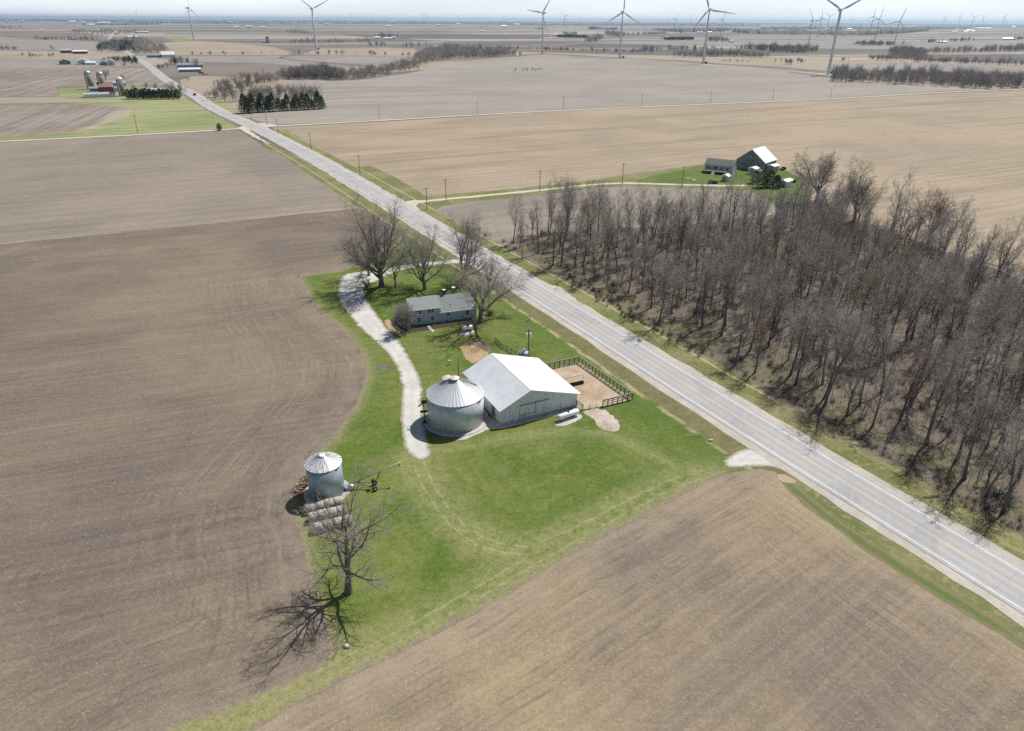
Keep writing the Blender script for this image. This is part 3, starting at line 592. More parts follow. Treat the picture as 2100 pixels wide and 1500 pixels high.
M_trim = simple('white_trim', (.74, .75, .74), .06, 2, .5)
M_conc = simple('concrete', (.46, .44, .41), .14, 1.2, .9, c2=(.33, .31, .28), sc2=.4)
M_galv = simple('galvanized_steel', (.50, .53, .55), .1, 2, .38, .6)
M_darkst = simple('dark_steel', (.035, .035, .04), .3, 3, .5, .4)
M_blackr = simple('black_rubber', (.02, .02, .02), .2, 5, .7)
M_wood = simple('grey_wood', (.20, .165, .13), .3, 3, .85)
M_fence = simple('dark_fence_wood', (.055, .045, .04), .35, 2, .85)
M_rail = simple('weathered_rail_wood', (.26, .25, .215), .25, 1.5, .85)
M_shingle = siding('slate_grey_shingles', (.275, .30, .305), pitch=.16, horiz=False, rough=.9)
M_blue = siding('blue_grey_siding', (.48, .545, .635), pitch=.14)
M_tank = simple('tank_enamel', (.80, .82, .83), .04, 1, .35, 0, .5)
M_door = simple('door_paint', (.24, .26, .26), .2, 2, .7)

def bin_wall(name, a, seam=.0):
    m = Mat(name, .45, .12, .5); o = m.obj(); x = m.sep(o); w = m.ma('SINE', m.ma('MULTIPLY', x[2], 2 * math.pi / .105))
    ring = m.ma('FRACT', m.ma('DIVIDE', x[2], 1.115)); ang = m.ma('ARCTAN2', x[1], x[0]); sh = m.ma('ADD', m.ma('MULTIPLY', ang, 1.75), m.ma('MULTIPLY', m.ma('FLOOR', m.ma('DIVIDE', x[2], 1.115)), .5))
    bn = m.n('ShaderNodeTexWhiteNoise'); bn.noise_dimensions = '2D'; cb = m.n('ShaderNodeCombineXYZ'); m.put(m.ma('FLOOR', sh), cb.inputs[0]); m.put(m.ma('FLOOR', m.ma('DIVIDE', x[2], 1.115)), cb.inputs[1]); m.put(cb.outputs[0], bn.inputs['Vector'])
    n = m.noise(m.map(o, (1, 1, .5)), .8, 5, .65); c = m.mix(m.rng(n, .35, .65), tuple(t * .72 for t in a), a); c = m.mix(m.ma('MULTIPLY', bn.outputs[0], .22), c, tuple(t * .6 for t in a))
    c = m.mix(m.rng(ring, .045, .01, 0, .5), c, tuple(t * .45 for t in a)); c = m.mix(m.rng(m.ma('FRACT', sh), .02, .008, 0, .4), c, tuple(t * .4 for t in a))
    m.bump(w, .12, .012); return m.out(c)
M_bin1 = bin_wall('bin_steel_wall', (.60, .66, .70)); M_bin2 = bin_wall('small_bin_steel_wall', (.38, .46, .52))
def bin_roof_mat(name, a, rust, rc):
    m = Mat(name, .42, .1, .5); o = m.obj(); n = m.noise(o, .9, 6, .7); x = m.sep(o); rad = m.ma('SQRT', m.ma('ADD', m.ma('MULTIPLY', x[0], x[0]), m.ma('MULTIPLY', x[1], x[1])))
    c = m.mix(m.rng(n, .35, .65), a, tuple(t * .85 for t in a)); ang = m.ma('ARCTAN2', x[1], x[0]); cb = m.n('ShaderNodeCombineXYZ'); m.put(m.ma('MULTIPLY', ang, 6.), cb.inputs[0]); m.put(m.ma('MULTIPLY', rad, .8), cb.inputs[1])
    q = m.noise(cb.outputs[0], 1.6, 5, .7); c = m.mix(m.rng(q, .62 - rust * .1, .68 - rust * .08, 0, .9), c, rc); return m.out(c)
M_binr1 = bin_roof_mat('galvanized_bin_roof', (.70, .73, .75), -.1, (.42, .27, .20)); M_binr2 = bin_roof_mat('rust_streaked_bin_roof', (.66, .68, .70), .9, (.28, .085, .045))
M_rustlid = simple('rusty_lid', (.70, .66, .63), .1, 2, .55, .2, c2=(.50, .34, .26), sc2=1.8)

# ------------------------------------------------------------------ grain bins
def grain_bin(name, label, loc, R, H, top, rcap, nr, wm, rm, capm, hs=.16):
    e = thing(name, label, 'grain bin', loc)
    MB().lathe([(R, .12), (R, H)], 96).build('wall', wm, e, True)
    MB().lathe([(R + .85, 0), (R + .85, .12), (R + .8, .14)], 64).build('base_pad', M_conc, e)
    k = (top - H) / (R + .12 - rcap); C = MB().lathe([(R + .12, H - .05), (R + .14, H), (rcap, top), (rcap * .9, top)], 96); r = C.build('roof', rm, e)
    Q = MB()
    for i in range(nr):
        a = 2 * math.pi * (i + .5) / nr; ca, sa = math.cos(a), math.sin(a)
        Q.beam(((R + .13) * ca, (R + .13) * sa, H + .02), (rcap * 1.0 * ca, rcap * 1.0 * sa, top + .03), .045, hs)
    Q.build('rib', M_galv, r)
    return e
BB = (-9.97, 105.0)
eb = grain_bin('grain_bin', 'large squat galvanized grain bin beside the white barn', (*BB, .03), 5.0, 5.5, 8.15, .62, 46, M_bin1, M_binr1, M_rustlid, .09)
cp = MB().lathe([(.62, 8.1), (.62, 8.35), (.85, 8.36), (.85, 8.42), (.3, 8.6), (.1, 8.64)], 28).build('cap', M_rustlid, eb)
ld = MB().lathe([(.78, 0), (.8, .05), (.25, .16), (.05, .18)], 28).build('lid', M_rustlid, eb); ld.location = (-1.5, .75, 8.05); ld.rotation_euler = (0, -.25, .3)
L = MB()
for s in (-.25, .25): L.beam((4.0 + 0, s * 1, 6.2), (1.0, s, 7.95), .04, .04)
for i in range(7): L.beam((1.2 + i * .45, -.25, 7.85 - i * .26), (1.2 + i * .45, .25, 7.85 - i * .26), .03, .03)
for a in ((.9, -.35), (.9, .35), (1.7, -.35), (1.7, .35)): L.beam((a[0], a[1], 7.7), (a[0], a[1], 8.5), .035, .035)
L.beam((.9, -.35, 8.5), (1.7, -.35, 8.5), .035, .035); L.beam((.9, .35, 8.5), (1.7, .35, 8.5), .035, .035)
lo = L.build('ladder', M_darkst, eb); lo.rotation_euler = (0, 0, .35)
L = MB()      # side platform and ladder
for s in (-.22, .22): L.beam((-5.08, s, .3), (-5.08, s, 5.9), .04, .04)
for i in range(18): L.beam((-5.08, -.22, .5 + i * .3), (-5.08, .22, .5 + i * .3), .03, .03)
L.box(-6.0, -5.05, -.6, .6, 3.9, 3.96)
for a in ((-6.0, -.6), (-6.0, .6), (-5.1, -.6), (-5.1, .6)): L.beam((*a, 3.95), (*a, 4.95), .04, .04)
L.beam((-6, -.6, 4.95), (-6, .6, 4.95), .04, .04); L.beam((-6, -.6, 4.95), (-5.1, -.6, 4.95), .04, .04); L.beam((-6, .6, 4.95), (-5.1, .6, 4.95), .04, .04); L.beam((-6, .6, 4.45), (-5.1, .6, 4.45), .03, .03)
lo = L.build('side_ladder', M_darkst, eb); lo.rotation_euler = (0, 0, .12)
L = MB().tube([(-5.0, -.9, 2.2), (-6.2, -1.0, 2.1)], .22, 10); L.build('unload_chute', M_darkst, eb)
MB().box(-.45, .45, -5.06, -4.98, .3, 1.5).build('door', M_galv, eb).rotation_euler = (0, 0, -1.15)
# sweep discharge post to its left
g = at(871, 869); e = thing('unload_spout', 'dark upright grain spout post left of the large bin', 'grain spout', (*g, .04))
MB().lathe([(.26, 0), (.26, .5), (.18, .6)], 12).build('base', M_darkst, e)
MB().tube([(0, 0, .5), (0, 0, 4.3)], .085, 8).build('post', M_darkst, e); MB().tube([(0.05, 0, 4.25), (-.95, -.1, 3.5)], .11, 8).build('spout', M_darkst, e)
# fan and heater
g = at(970, 868); e = thing('bin_fan', 'grey axial drying fan and duct at the foot of the large bin', 'bin fan', (*g, .05), -.25)
MB().box(-1.1, .25, -.45, .45, .1, .75).slab([(-1.1, -.45, .75), (.25, -.45, .75), (.25, .45, .95), (-1.1, .45, .95)], .1).build('duct', M_galv, e)
MB().tube([(.25, 0, .62), (1.0, 0, .62)], .52, 20).build('housing', M_tank, e); MB().tube([(.97, 0, .62), (1.03, 0, .62)], .43, 20).build('fan_blades', M_darkst, e)
MB().box(1.05, 1.5, -.25, .3, .05, 1.15).build('control_box', M_galv, e)
g = at(940, 784); e = thing('slender_pole', 'thin grey pole rising behind the large bin', 'pole', (*at(941, 786), .03)); MB().tube([(0, 0, 0), (0, 0, 5.6)], [.10, .07], 8).build('post', M_wood, e)
g = at(922, 748); e = thing('yard_hydrant', 'rusty red yard hydrant standing in the lawn behind the bin', 'hydrant', (*g, .03)); MB().tube([(0, 0, 0), (0, 0, .8)], .06, 6).build('pipe', M_rustlid, e); MB().box(-.3, .3, -.12, .12, .65, .95).build('head', M_rustlid, e)

# concrete apron joining bin and barn
mesh_np('bin_apron', *(lambda P: ([(p[0], p[1], .046) for p in P], [tuple(range(len(P)))]))([at(*q) for q in [(930, 905), (955, 902), (1000, 882), (1035, 879), (1100, 863), (1185, 842), (1190, 839), (1186, 836), (1030, 868), (990, 850), (965, 885)]]), M_conc)
# small bin
SB = (-27.9, 83.7)
es = grain_bin('grain_bin', 'small tall grain bin with rust-streaked ribbed roof near the field', (*SB, .03), 2.6, 5.4, 6.5, .42, 22, M_bin2, M_binr2, M_galv, .10)
MB().lathe([(.42, 6.45), (.42, 6.62), (.46, 6.62), (.40, 6.70)], 20).build('cap', M_tank, es)
MB().box(-.4, .4, -2.66, -2.58, .4, 1.4).build('door', M_galv, es).rotation_euler = (0, 0, -.6)
es2 = es
g = at(1073, 739); eh = thing('feed_bin', 'little blue-grey hopper feed bin behind the white barn', 'feed bin', (*g, .03))
MB().lathe([(.35, .5), (1.05, 1.15), (1.05, 2.0)], 24).build('hopper', M_bin2, eh, True); MB().lathe([(1.1, 1.98), (.25, 2.6), (.22, 2.68)], 24).build('roof', M_bin2, eh)
for k in range(4):
    a = k * math.pi / 2 + .6; MB().beam((1.0 * math.cos(a), 1.0 * math.sin(a), 0), (1.03 * math.cos(a), 1.03 * math.sin(a), 1.4), .07, .07).build('leg', M_galv, eh)

# ------------------------------------------------------------------ the white barn
BU = Vector((.894, .448, 0)); ang = math.atan2(BU.y, BU.x); W_, L_, XR = 15.7, 16.0, 5.85
eB = thing('barn', 'white barn with peeling board walls and shallow white tin roof', 'barn', (-1.95, 103.0, .03), ang)
zl, zr, zt = 3.05, 2.65, 5.75
def gable_wall(y0, y1):
    m = MB(); P = [(0, .35), (W_, .35), (W_, zr), (XR, zt), (0, zl)]
    m.add([(x, y0, z) for x, z in P] + [(x, y1, z) for x, z in P], [(0, 1, 2, 3, 4), (9, 8, 7, 6, 5)] + [(i, i + 5, (i + 1) % 5 + 5, (i + 1) % 5) for i in range(5)]); return m
gable_wall(0, .18).build('front_wall', M_board, eB); gable_wall(L_ - .18, L_).build('back_wall', M_board, eB)
MB().box(0, .18, .183, L_ - .183, .35, zl - .02).build('side_wall', M_board, eB); MB().box(W_ - .18, W_, .183, L_ - .183, .35, zr - .02).build('side_wall', M_board, eB)
MB().box(-.08, W_ + .08, -.08, L_ + .08, 0, .36).build('foundation', M_conc, eB)
sl1 = (zt - zl) / XR; sl2 = (zt - zr) / (W_ - XR); o1, o2, oy = .35, .65, .35
MB().slab([(-o1, -oy, zl - sl1 * o1 + .1), (XR, -oy, zt + .1), (XR, L_ + oy, zt + .1), (-o1, L_ + oy, zl - sl1 * o1 + .1)], .08).build('roof', M_roofw, eB, label='grey-lit steeper slope of the barn roof')
MB().slab([(XR + .003, -oy, zt + .1), (W_ + o2, -oy, zr - sl2 * o2 + .1), (W_ + o2, L_ + oy, zr - sl2 * o2 + .1), (XR + .003, L_ + oy, zt + .1)], .08).build('roof', M_roofw, eB)
MB().slab([(XR - .22, -oy - .02, zt + .02), (XR, -oy - .02, zt + .13), (XR, L_ + oy + .02, zt + .13), (XR - .22, L_ + oy + .02, zt + .02)], .03).build('ridge_cap', M_trim, eB)
dr = MB().box(3.8, 9.0, -.14, -.03, .6, 3.0).build('sliding_door', M_board, eB); MB().box(3.6, 9.6, -.22, -.145, 3.03, 3.10).build('door_track', M_darkst, dr)
MB().box(3.86, 6.8, -.19, -.145, 1.05, 1.12).build('door_rail', M_darkst, dr)
MB().box(6.8, 6.9, -.18, -.145, .6, 3.0).build('door_rail', M_wood, dr)
f_ = MB().box(-.06, -.0, 2.4, 3.6, .5, 2.4).build('side_door', M_wood, eB)

# corral fence
def fence(name, label, pts, h, step, closed=False, rails=(.35, .75, 1.15), pm=M_fence, rm=M_fence, tr=None, cat='fence', pw=.14):
    e = thing(name, label, cat, (*pts[0], .03)); o = Vector((*pts[0], 0)); Rl = MB(); Tp = MB(); k = 0
    for si, (a, b) in enumerate(zip(pts[:-1], pts[1:])):
        a, b = Vector((*a, 0)) - o, Vector((*b, 0)) - o; L = (b - a).length; n = max(1, round(L / step))
        for i in range(n + (1 if si == len(pts) - 2 else 0)):
            p = a.lerp(b, i / n); MB().box(p.x - pw / 2, p.x + pw / 2, p.y - pw / 2, p.y + pw / 2, 0, h + .05).build('post', pm, e); k += 1
        for z in rails: Rl.beam(a + Vector((0, 0, z)), b + Vector((0, 0, z)), .05, .13)
        if tr: Tp.beam(a + Vector((0, 0, h + .07)), b + Vector((0, 0, h + .07)), .22, .05)
    Rl.build('rails', rm, e)
    if tr: Tp.build('cap_rail', tr, e)
    return e
c1, c2, c3, c4 = at(1117, 759), at(1187.5, 744), at(1296.5, 819.5), at(1236, 834.5)
c5 = at(1195, 841.5)
fence('corral_fence', 'dark post-and-rail corral fence with pale cap rail beside the barn', [c1, c2, c3, c4], 1.35, 1.15, rails=(.45, .9, 1.25), rm=M_rail, tr=M_rail)
fence('corral_gate', 'low thin wire gate across the corral entrance', [c4, c5], .9, 1.3, rails=(.1,), rm=M_rustlid, cat='gate', pw=.06)
g2 = at(1183, 836); fence('gate_panel', 'tan board panel joining barn corner and corral gate', [c5, (Vector((-1.95, 103.0)) + BU.to_2d() * W_)[:]], 1.2, 3.0, rails=(.3, .6, .9, 1.15), rm=M_rail, cat='gate')
flat('corral_dirt', jag([c1, c2, c3, c4, c5, g2, at(1120, 790)], .8, .1, 41), .040, gravel_mat('trampled_dirt', (.36, .26, .17), (.50, .42, .33), 3.))
flat('pale_gravel_pad', jag(smooth(ats([(1192, 843), (1238, 836), (1256, 855), (1274, 874), (1262, 888), (1243, 884), (1222, 874), (1222, 862), (1205, 852)]), 1), .5, .3, 42), .041, gravel_mat('broken_concrete', (.36, .31, .25), (.55, .49, .43), 2.))
tq = at(1168, 793); t2 = at(1196, 786.5); tl = Vector(t2) - Vector(tq); te = thing('feed_trough', 'long black feed bunk lying in the corral', 'trough', (*tq, .04), math.atan2(tl.y, tl.x)); LL = tl.length
MB().box(0, LL, -.3, -.24, .1, .5).box(0, LL, .24, .3, .1, .5).box(0, LL, -.24, .24, .1, .16).box(0, .06, -.24, .24, .16, .5).box(LL - .06, LL, -.24, .24, .16, .5).build('bunk', M_blackr, te)
for x in (.3, LL - .4): MB().box(x, x + .1, -.3, .3, 0, .1).build('foot', M_wood, te)
fence('corral_rail', 'thin rusty pipe rail behind the black feed bunk', [at(1150, 790), at(1196, 781)], 1.3, 2.0, rails=(1.3,), rm=M_rustlid, pm=M_rustlid, cat='rail', pw=.06)

# propane tanks
M_padg = gravel_mat('pale_pad_gravel', (.46, .445, .42), (.56, .545, .52))
def propane(label, p, q, r):
    a, b = Vector(at(*p)), Vector(at(*q)); d = b - a; L = d.length; e = thing('propane_tank', label, 'propane tank', (*((a + b) / 2), .05), math.atan2(d.y, d.x)); h = L / 2
    prof = [(-h, .02), (-h + r * .12, r * .45), (-h + r * .4, r * .8), (-h + r * .8, r), (h - r * .8, r), (h - r * .4, r * .8), (h - r * .12, r * .45), (h, .02)]
    MB().tube([(x, 0, r + .35) for x, _ in prof], [k for _, k in prof], 20, True).build('tank', M_tank, e, True)
    MB().lathe([(.2, r * 2 + .3), (.2, r * 2 + .52), (.12, r * 2 + .58)], 14).build('valve_cap', M_darkst, e)
    for x in (-h * .55, h * .55): MB().box(x - .12, x + .12, -r * .75, r * .75, 0, .42).build('saddle', M_conc, e)
    return e
propane('long white propane tank on the lawn in front of the barn', (1143, 866), (1187, 851), .5)
propane('short white propane tank between house and garden pole', (947, 681), (971, 677.5), .48)
flat('tank_pad', jag(smooth(ats([(1138, 868), (1140, 875), (1160, 874), (1188, 862), (1195, 856), (1190, 849), (1170, 855)]), 1), .5, .08, 43), .043, M_padg)
flat('tank_pad', jag(smooth(ats([(942, 682), (946, 688), (962, 689), (974, 684), (974, 678), (955, 679)]), 1), .5, .08, 44), .043, M_padg)

# ------------------------------------------------------------------ the farmhouse
HU = Vector((.945, .327, 0)); eH = thing('farmhouse', 'blue-grey split-level farmhouse with slate-grey shingle roof', 'house', (-23.5, 147.07, .03), math.atan2(HU.y, HU.x))
X1, X2, D, E1, E2, RG = 6.9, 15.5, 7.2, 3.95, 2.75, 5.55; yr = 3.5
def wallbox(x0, x1, e, ridge):
    m = MB(); P = [(0, 0), (D, 0), (D, e), (yr, ridge), (0, e)]
    m.add([(x0, y, z) for y, z in P] + [(x1, y, z) for y, z in P], [(4, 3, 2, 1, 0), (5, 6, 7, 8, 9)] + [(i, (i + 1) % 5, (i + 1) % 5 + 5, i + 5) for i in range(5)]); return m
wallbox(0, X1, E1, RG - .12).build('wall', M_blue, eH, label='two-storey left half in blue-grey siding'); 
wallbox(X1 + .003, X2, E2, RG - .35).build('wall', M_blue, eH, label='low right half in blue-grey siding')
ov = .45
def hroof(x0, x1, e, r, yf=0.):
    s = (r - e) / yr; m = MB()
    m.slab([(x0, -ov + yf, e - s * (ov - yf) + .1), (x1, -ov + yf, e - s * (ov - yf) + .1), (x1, yr, r + .1), (x0, yr, r + .1)], .12)
    s2 = (r - e) / (D - yr); m.slab([(x0, yr + .002, r + .1), (x1, yr + .002, r + .1), (x1, D + ov, e - s2 * ov + .1), (x0, D + ov, e - s2 * ov + .1)], .12); return m
r1 = hroof(-.4, X1 + .15, E1, RG - .12).build('roof', M_shingle, eH); r2 = hroof(X1 + .153, X2 + .4, E2, RG - .35).build('roof', M_shingle, eH)
MB().box(-.4, X1 + .15, -ov - .1, -ov, E1 - .30, E1 - .12).build('gutter', M_trim, eH); MB().box(X1 - .2, X2 + .4, -ov - .1, -ov, E2 - .42, E2 - .22).build('gutter', M_trim, eH)
MB().box(.02, .12, -.08, -.005, 0, E1 - .2).build('corner_trim', M_trim, eH); MB().tube([(X1 + .05, -.42, E2 - .35), (X1 + .1, -.1, E2 - .6), (X1 + .1, -.1, .4), (X1 + .5, -1.1, .08)], .05, 6).build('downspout', M_trim, eH)
MB().box(X2 - .12, X2 - .02, -.08, -.005, 0, E2 - .2).build('corner_trim', M_trim, eH)
def window(par, x, z, w, h, y=0, n=1, mat=M_trim):
    fm = MB(); t = .13
    fm.box(x, x + w, y - .07, y - .004, z, z + t).box(x, x + w, y - .07, y - .004, z + h - t, z + h).box(x, x + t, y - .07, y - .004, z + t, z + h - t).box(x + w - t, x + w, y - .07, y - .004, z + t, z + h - t)
    for i in range(1, n): fm.box(x + w * i / n - t / 2, x + w * i / n + t / 2, y - .068, y - .004, z + t, z + h - t)
    f = fm.build('window', mat, par); pn = MB().box(x + t, x + w - t, y - .03, y - .006, z + t, z + h - t).build('pane', M_glass, f)
    MB().box(x + t, x + w - t, y - .045, y - .032, z + h * .5 - .03, z + h * .5 + .03).build('sash', mat, f); return f
window(eH, .7, 2.5, 1.9, 1.15, n=2); window(eH, 3.7, 2.5, 1.9, 1.15, n=2); window(eH, 1.3, .6, .95, 1.2); window(eH, 4.45, .6, .95, 1.2)
window(eH, 8.2, 1.15, 1.05, 1.05); window(eH, 13.0, .8, .95, 1.6)
MB().box(-.06, -.004, 2.0, 3.0, .1, 2.2).build('side_door', M_trim, eH)
MB().tube([(2.9, yr - .3, RG - .3), (2.9, yr - .3, RG + .5)], .07, 8).build('vent_pipe', M_darkst, r1); MB().box(8.6, 9.2, yr + .1, yr + .7, RG - .6, RG + .75).build('chimney', M_fence, r2); MB().box(8.55, 9.25, yr + .05, yr + .75, RG + .752, RG + .95).build('chimney_cap', M_trim, r2)
MB().box(11.2, 11.8, yr + 1.2, yr + 1.8, RG - .9, RG + .7).build('chimney', M_wood, r2); MB().box(11.1, 11.9, yr + 1.1, yr + 1.9, RG + .702, RG + .85).build('chimney_cap', M_trim, r2)
MB().tube([(9.8, 1.2, 3.7), (9.8, 1.2, 3.95)], .12, 8).build('roof_vent', M_tank, r2)
flat('flower_bed', jag(ats([(801, 656), (822, 646), (836, 664), (848, 672), (880, 668), (975, 655), (976, 661), (905, 673), (850, 682), (822, 684), (802, 668)]), .8, .08, 51), .05, simple('dark_mulch', (.045, .035, .03), .3, 3))
flat('bed_border', jag(smooth(ats([(786, 660), (792, 656), (801, 656), (803, 672), (822, 683), (834, 690), (820, 692), (800, 680)]), 1), .8, .1, 52), .046, gravel_mat('tan_border', (.36, .26, .15), (.42, .32, .2)))
for i, (x, y) in enumerate([(879.5, 670.5), (882, 674), (885, 677), (888, 680)]):
    g = at(x, y); r = random.Random(i); m = MB().prism([(.32 * (1 + .2 * r.random()) * math.cos(a), .25 * (1 + .3 * r.random()) * math.sin(a)) for a in np.linspace(0, 6.28, 9)[:-1]], 0, .07)
    o = m.build('stepping_stone', M_tank); o.location = (*g, .035); tag(o, ['pale stepping stone nearest the house wall', 'pale stepping stone, second out from the house', 'pale stepping stone, third out from the house', 'pale stepping stone farthest out on the lawn'][i], 'stepping stone', 'stepping stones behind the house')
flat('mulch_heap', jag(smooth(ats([(942, 712), (962, 704), (985, 708), (1000, 716), (1003, 730), (985, 742), (962, 748)]), 1), .7, .15, 53), .045, gravel_mat('orange_wood_chips', (.36, .255, .135), (.44, .34, .21), 3.))
flat('bare_soil', jag(smooth(ats([(942, 712), (950, 702), (985, 700), (1003, 708), (1010, 722), (1000, 722), (985, 714), (962, 708)]), 1), .7, .15, 54), .047, gravel_mat('bare_soil', (.20, .15, .12), (.27, .21, .17), 3.))
flat('burn_patch', jag(smooth(ats([(771, 754), (778, 749), (790, 748), (801, 751), (802, 757), (792, 761), (779, 760)]), 1), .5, .1, 55), .045, gravel_mat('ash_patch', (.13, .11, .10), (.20, .17, .15), 3.))
flat('bare_patch', jag(smooth(ats([(1590, 976), (1600, 972), (1622, 980), (1636, 990), (1618, 992), (1600, 988)]), 1), .6, .15, 56), .046, gravel_mat('pale_clay', (.38, .29, .22), (.46, .37, .29), 3.))
fence('garden_fence', 'short dark post fence with rusty rails in the back lawn', [at(1016, 700), at(1030, 714), at(1058, 729)], 1.0, 1.5, rails=(.35, .8), pm=M_fence, rm=M_wood, pw=.1)

# ------------------------------------------------------------------ auger, fan, logs, bales by the small bin
A0 = Vector((-25.0, 84.35, .55)); A1 = Vector((-17.15, 86.4, 3.5)); Wp = Vector((*at(769, 1001), 0)); dd = (A1 - A0).normalized(); ax = Vector((dd.x, dd.y, 0)).normalized(); sd = Vector((-ax.y, ax.x, 0))
ea = thing('grain_auger', 'long slanting galvanized grain auger on two wheels', 'grain auger', (Wp.x, Wp.y, .04)); O = Vector((Wp.x, Wp.y, 0)); q = lambda v: v - O
MB().tube([q(A0), q(A1)], .09, 10).build('tube', simple('dull_auger_steel', (.24, .25, .26), .15, 2, .5, .3), ea, True); hd = MB().box(-.2, .2, -.2, .2, -.7, .0); ho = hd.build('discharge_spout', simple('yellow_paint', (.65, .45, .05), .1), ea); ho.location = q(A1); ho.scale = (.7, .7, .8)
fr = MB(); wc = Vector((0, 0, .38))
for s in (-.75, .75): fr.beam(wc + sd * s, q(A0 + dd * 5.4) - Vector((0, 0, .1)), .07, .07); fr.beam(wc + sd * s, q(A0 + dd * 1.6) - Vector((0, 0, .1)), .06, .06)
fr.beam(wc - sd * .75, wc + sd * .75, .08, .08); fr.build('undercarriage', M_fence, ea)
for s in (-.8, .8):
    w = MB().tube([wc + sd * (s - .1), wc + sd * (s + .1)], .38, 18).build('wheel', M_blackr, ea); MB().tube([wc + sd * (s - .12), wc + sd * (s + .12)], .17, 12).build('rim', M_tank, w)
MB().box(-.22, .22, -.2, .2, 1.25, 1.6).build('engine', simple('dark_red_paint', (.12, .02, .015), .3), ea).location = tuple(ax * -.2)
MB().lathe([(.55, 0), (.6, .5), (.62, .55)], 10).build('intake_hopper', M_galv, ea).location = tuple(q(A0) - Vector((0, 0, .5)))
g = at(722, 1004); e = thing('bin_fan', 'small silver aeration fan between the small bin and auger', 'bin fan', (*g, .04), .5)
MB().tube([(-.5, 0, .5), (.35, 0, .5)], .42, 18).build('housing', M_galv, e, True); MB().tube([(.34, 0, .5), (.4, 0, .5)], .3, 16).build('fan_blades', M_darkst, e); MB().box(-.9, -.45, -.3, .3, .2, .75).build('duct', M_galv, e)
lg = MB(); R = random.Random(3); p0 = Vector(at(606, 1010)); p1 = Vector(at(632, 988))
for i in range(120):
    t = R.random(); c = p0.lerp(p1, t); z = R.uniform(.1, .9) * (.3 + t); a = R.uniform(-.5, .5) + .2; c = c + Vector((R.gauss(0, .35), R.gauss(0, .3))); d = Vector((math.cos(a), math.sin(a), R.uniform(-.15, .15))) * R.uniform(.2, .32); c3 = Vector((c.x, c.y, z)) - Vector((p0.x, p0.y, 0))
    lg.tube([c3 - d, c3 + d], R.uniform(.07, .13), 6)
o = lg.build('firewood_pile', simple('split_logs', (.33, .24, .19), .4, 1.2, .9, c2=(.09, .06, .05), sc2=2.)); o.location = (p0.x, p0.y, .03); o['kind'] = 'stuff'; tag(o, 'heap of split firewood logs behind the small bin', 'firewood')
flat('log_litter', jag(smooth(ats([(596, 1015), (606, 1000), (630, 985), (640, 1000), (625, 1022), (605, 1024)]), 1), .5, .15, 57), .044, gravel_mat('bark_litter', (.12, .08, .06), (.2, .14, .1), 3.))

# round bales: three rows of four
bm_ = Mat('net_wrapped_hay', .9, 0, .1); o_ = bm_.obj(); nn = bm_.noise(bm_.map(o_, (1, 1, 1)), 1.6, 6, .7); c_ = bm_.mix(bm_.rng(nn, .35, .62), (.52, .49, .43), (.36, .33, .285)); c_ = bm_.mix(bm_.rng(bm_.noise(o_, 7, 3, .7), .5, .7, 0, .5), c_, (.55, .52, .45)); bm_.bump(nn, .6, .08); M_bale = bm_.out(c_)
ends = simple('bale_end', (.13, .105, .08), .3, 4, .95)
bs = Vector((.925, .38)); first = None; rown = ['nearest the small bin', 'in the middle row', 'nearest the bare tree']; posn = ['field-side end', 'second from the field side', 'third from the field side', 'lawn-side end']
for rI, (px, py) in enumerate([(627, 1052), (633, 1071), (643, 1092)]):
    a = Vector(at(px, py)); 
    for k in range(4):
        c = a + bs * (.7 + k * 1.34); lab = 'grey round hay bale %s, %s' % (rown[rI], posn[k])
        if first is None:
            first = thing('round_bale', lab, 'hay bale', (c.x, c.y, .03), math.atan2(bs.y, bs.x), 'round hay bales in three rows', .88)
            b = MB().tube([(-.74, 0, .80), (-.70, 0, .80), (-.2, 0, .80), (.2, 0, .80), (.70, 0, .80), (.74, 0, .80)], [.72, .80, .82, .82, .80, .72], 24).build('hay_roll', M_bale, first, True); MB().tube([(-.755, 0, .80), (-.745, 0, .8)], .70, 20).build('end_face', ends, b); MB().tube([(.745, 0, .80), (.755, 0, .8)], .70, 20).build('end_face', ends, b)
        else:
            d_ = dup(first, (c.x, c.y, .03), math.atan2(bs.y, bs.x) + R.uniform(-.05, .05), lab, sc=R.uniform(.85, .9)); d_.rotation_euler[0] = R.uniform(-1, 1) * .0

# ------------------------------------------------------------------ yard trees
def G3(x, y, z=.03): return (*at(x, y), z)
hero = tree_proto('bare_tree', 8, dict(L=10.5, r=.50, n=[1, 13, 10, 7, 6], seg=[7, 7, 5, 3, 2], wob=[.06, .14, .18, .2, .22], trop=[.03, .055, .04, .03, .03], tip=[.3, .22, .3, .4, .35], t0=[.24, .2, .15, .1, 0],
    ang=[(0, 0), (32, 76), (25, 60), (25, 60), (25, 60)], len=[1, .92, .45, .50, .62], drop=[0, .25, .45, .3, .2], rr=[1, .66, .6, .55, .55], min=.0125, woodlv=3), M_twigl, G3(715, 1216), 'big bare lone tree beside the hay bales, casting a long branching shadow', sc=.93)
tree_proto('bare_tree', 12, yard_spec(5.2, .66, 12, 9, (14, 64), 2.8), M_twigl, G3(783, 588), 'widest bare tree in the house yard, its trunk beside the round shrub', sc=1.1)
tree_proto('bare_tree', 13, yard_spec(5.0, .33, 6, 7, (20, 50), 1.8), M_twig, G3(757, 566), 'slimmer leaning bare tree standing over the gravel turnaround', sc=.95)
tree_proto('bare_tree', 18, yard_spec(5.0, .30, 6, 7, (20, 50), 1.7), M_twig, G3(812, 590), 'thin bare tree between the two broadest yard trees', sc=.8)
tree_proto('bare_tree', 14, yard_spec(4.2, .58, 9, 8, (18, 60), 2.9), M_twigl, G3(872, 594), 'bare tree forking low on the lawn behind the farmhouse roof', sc=.95)
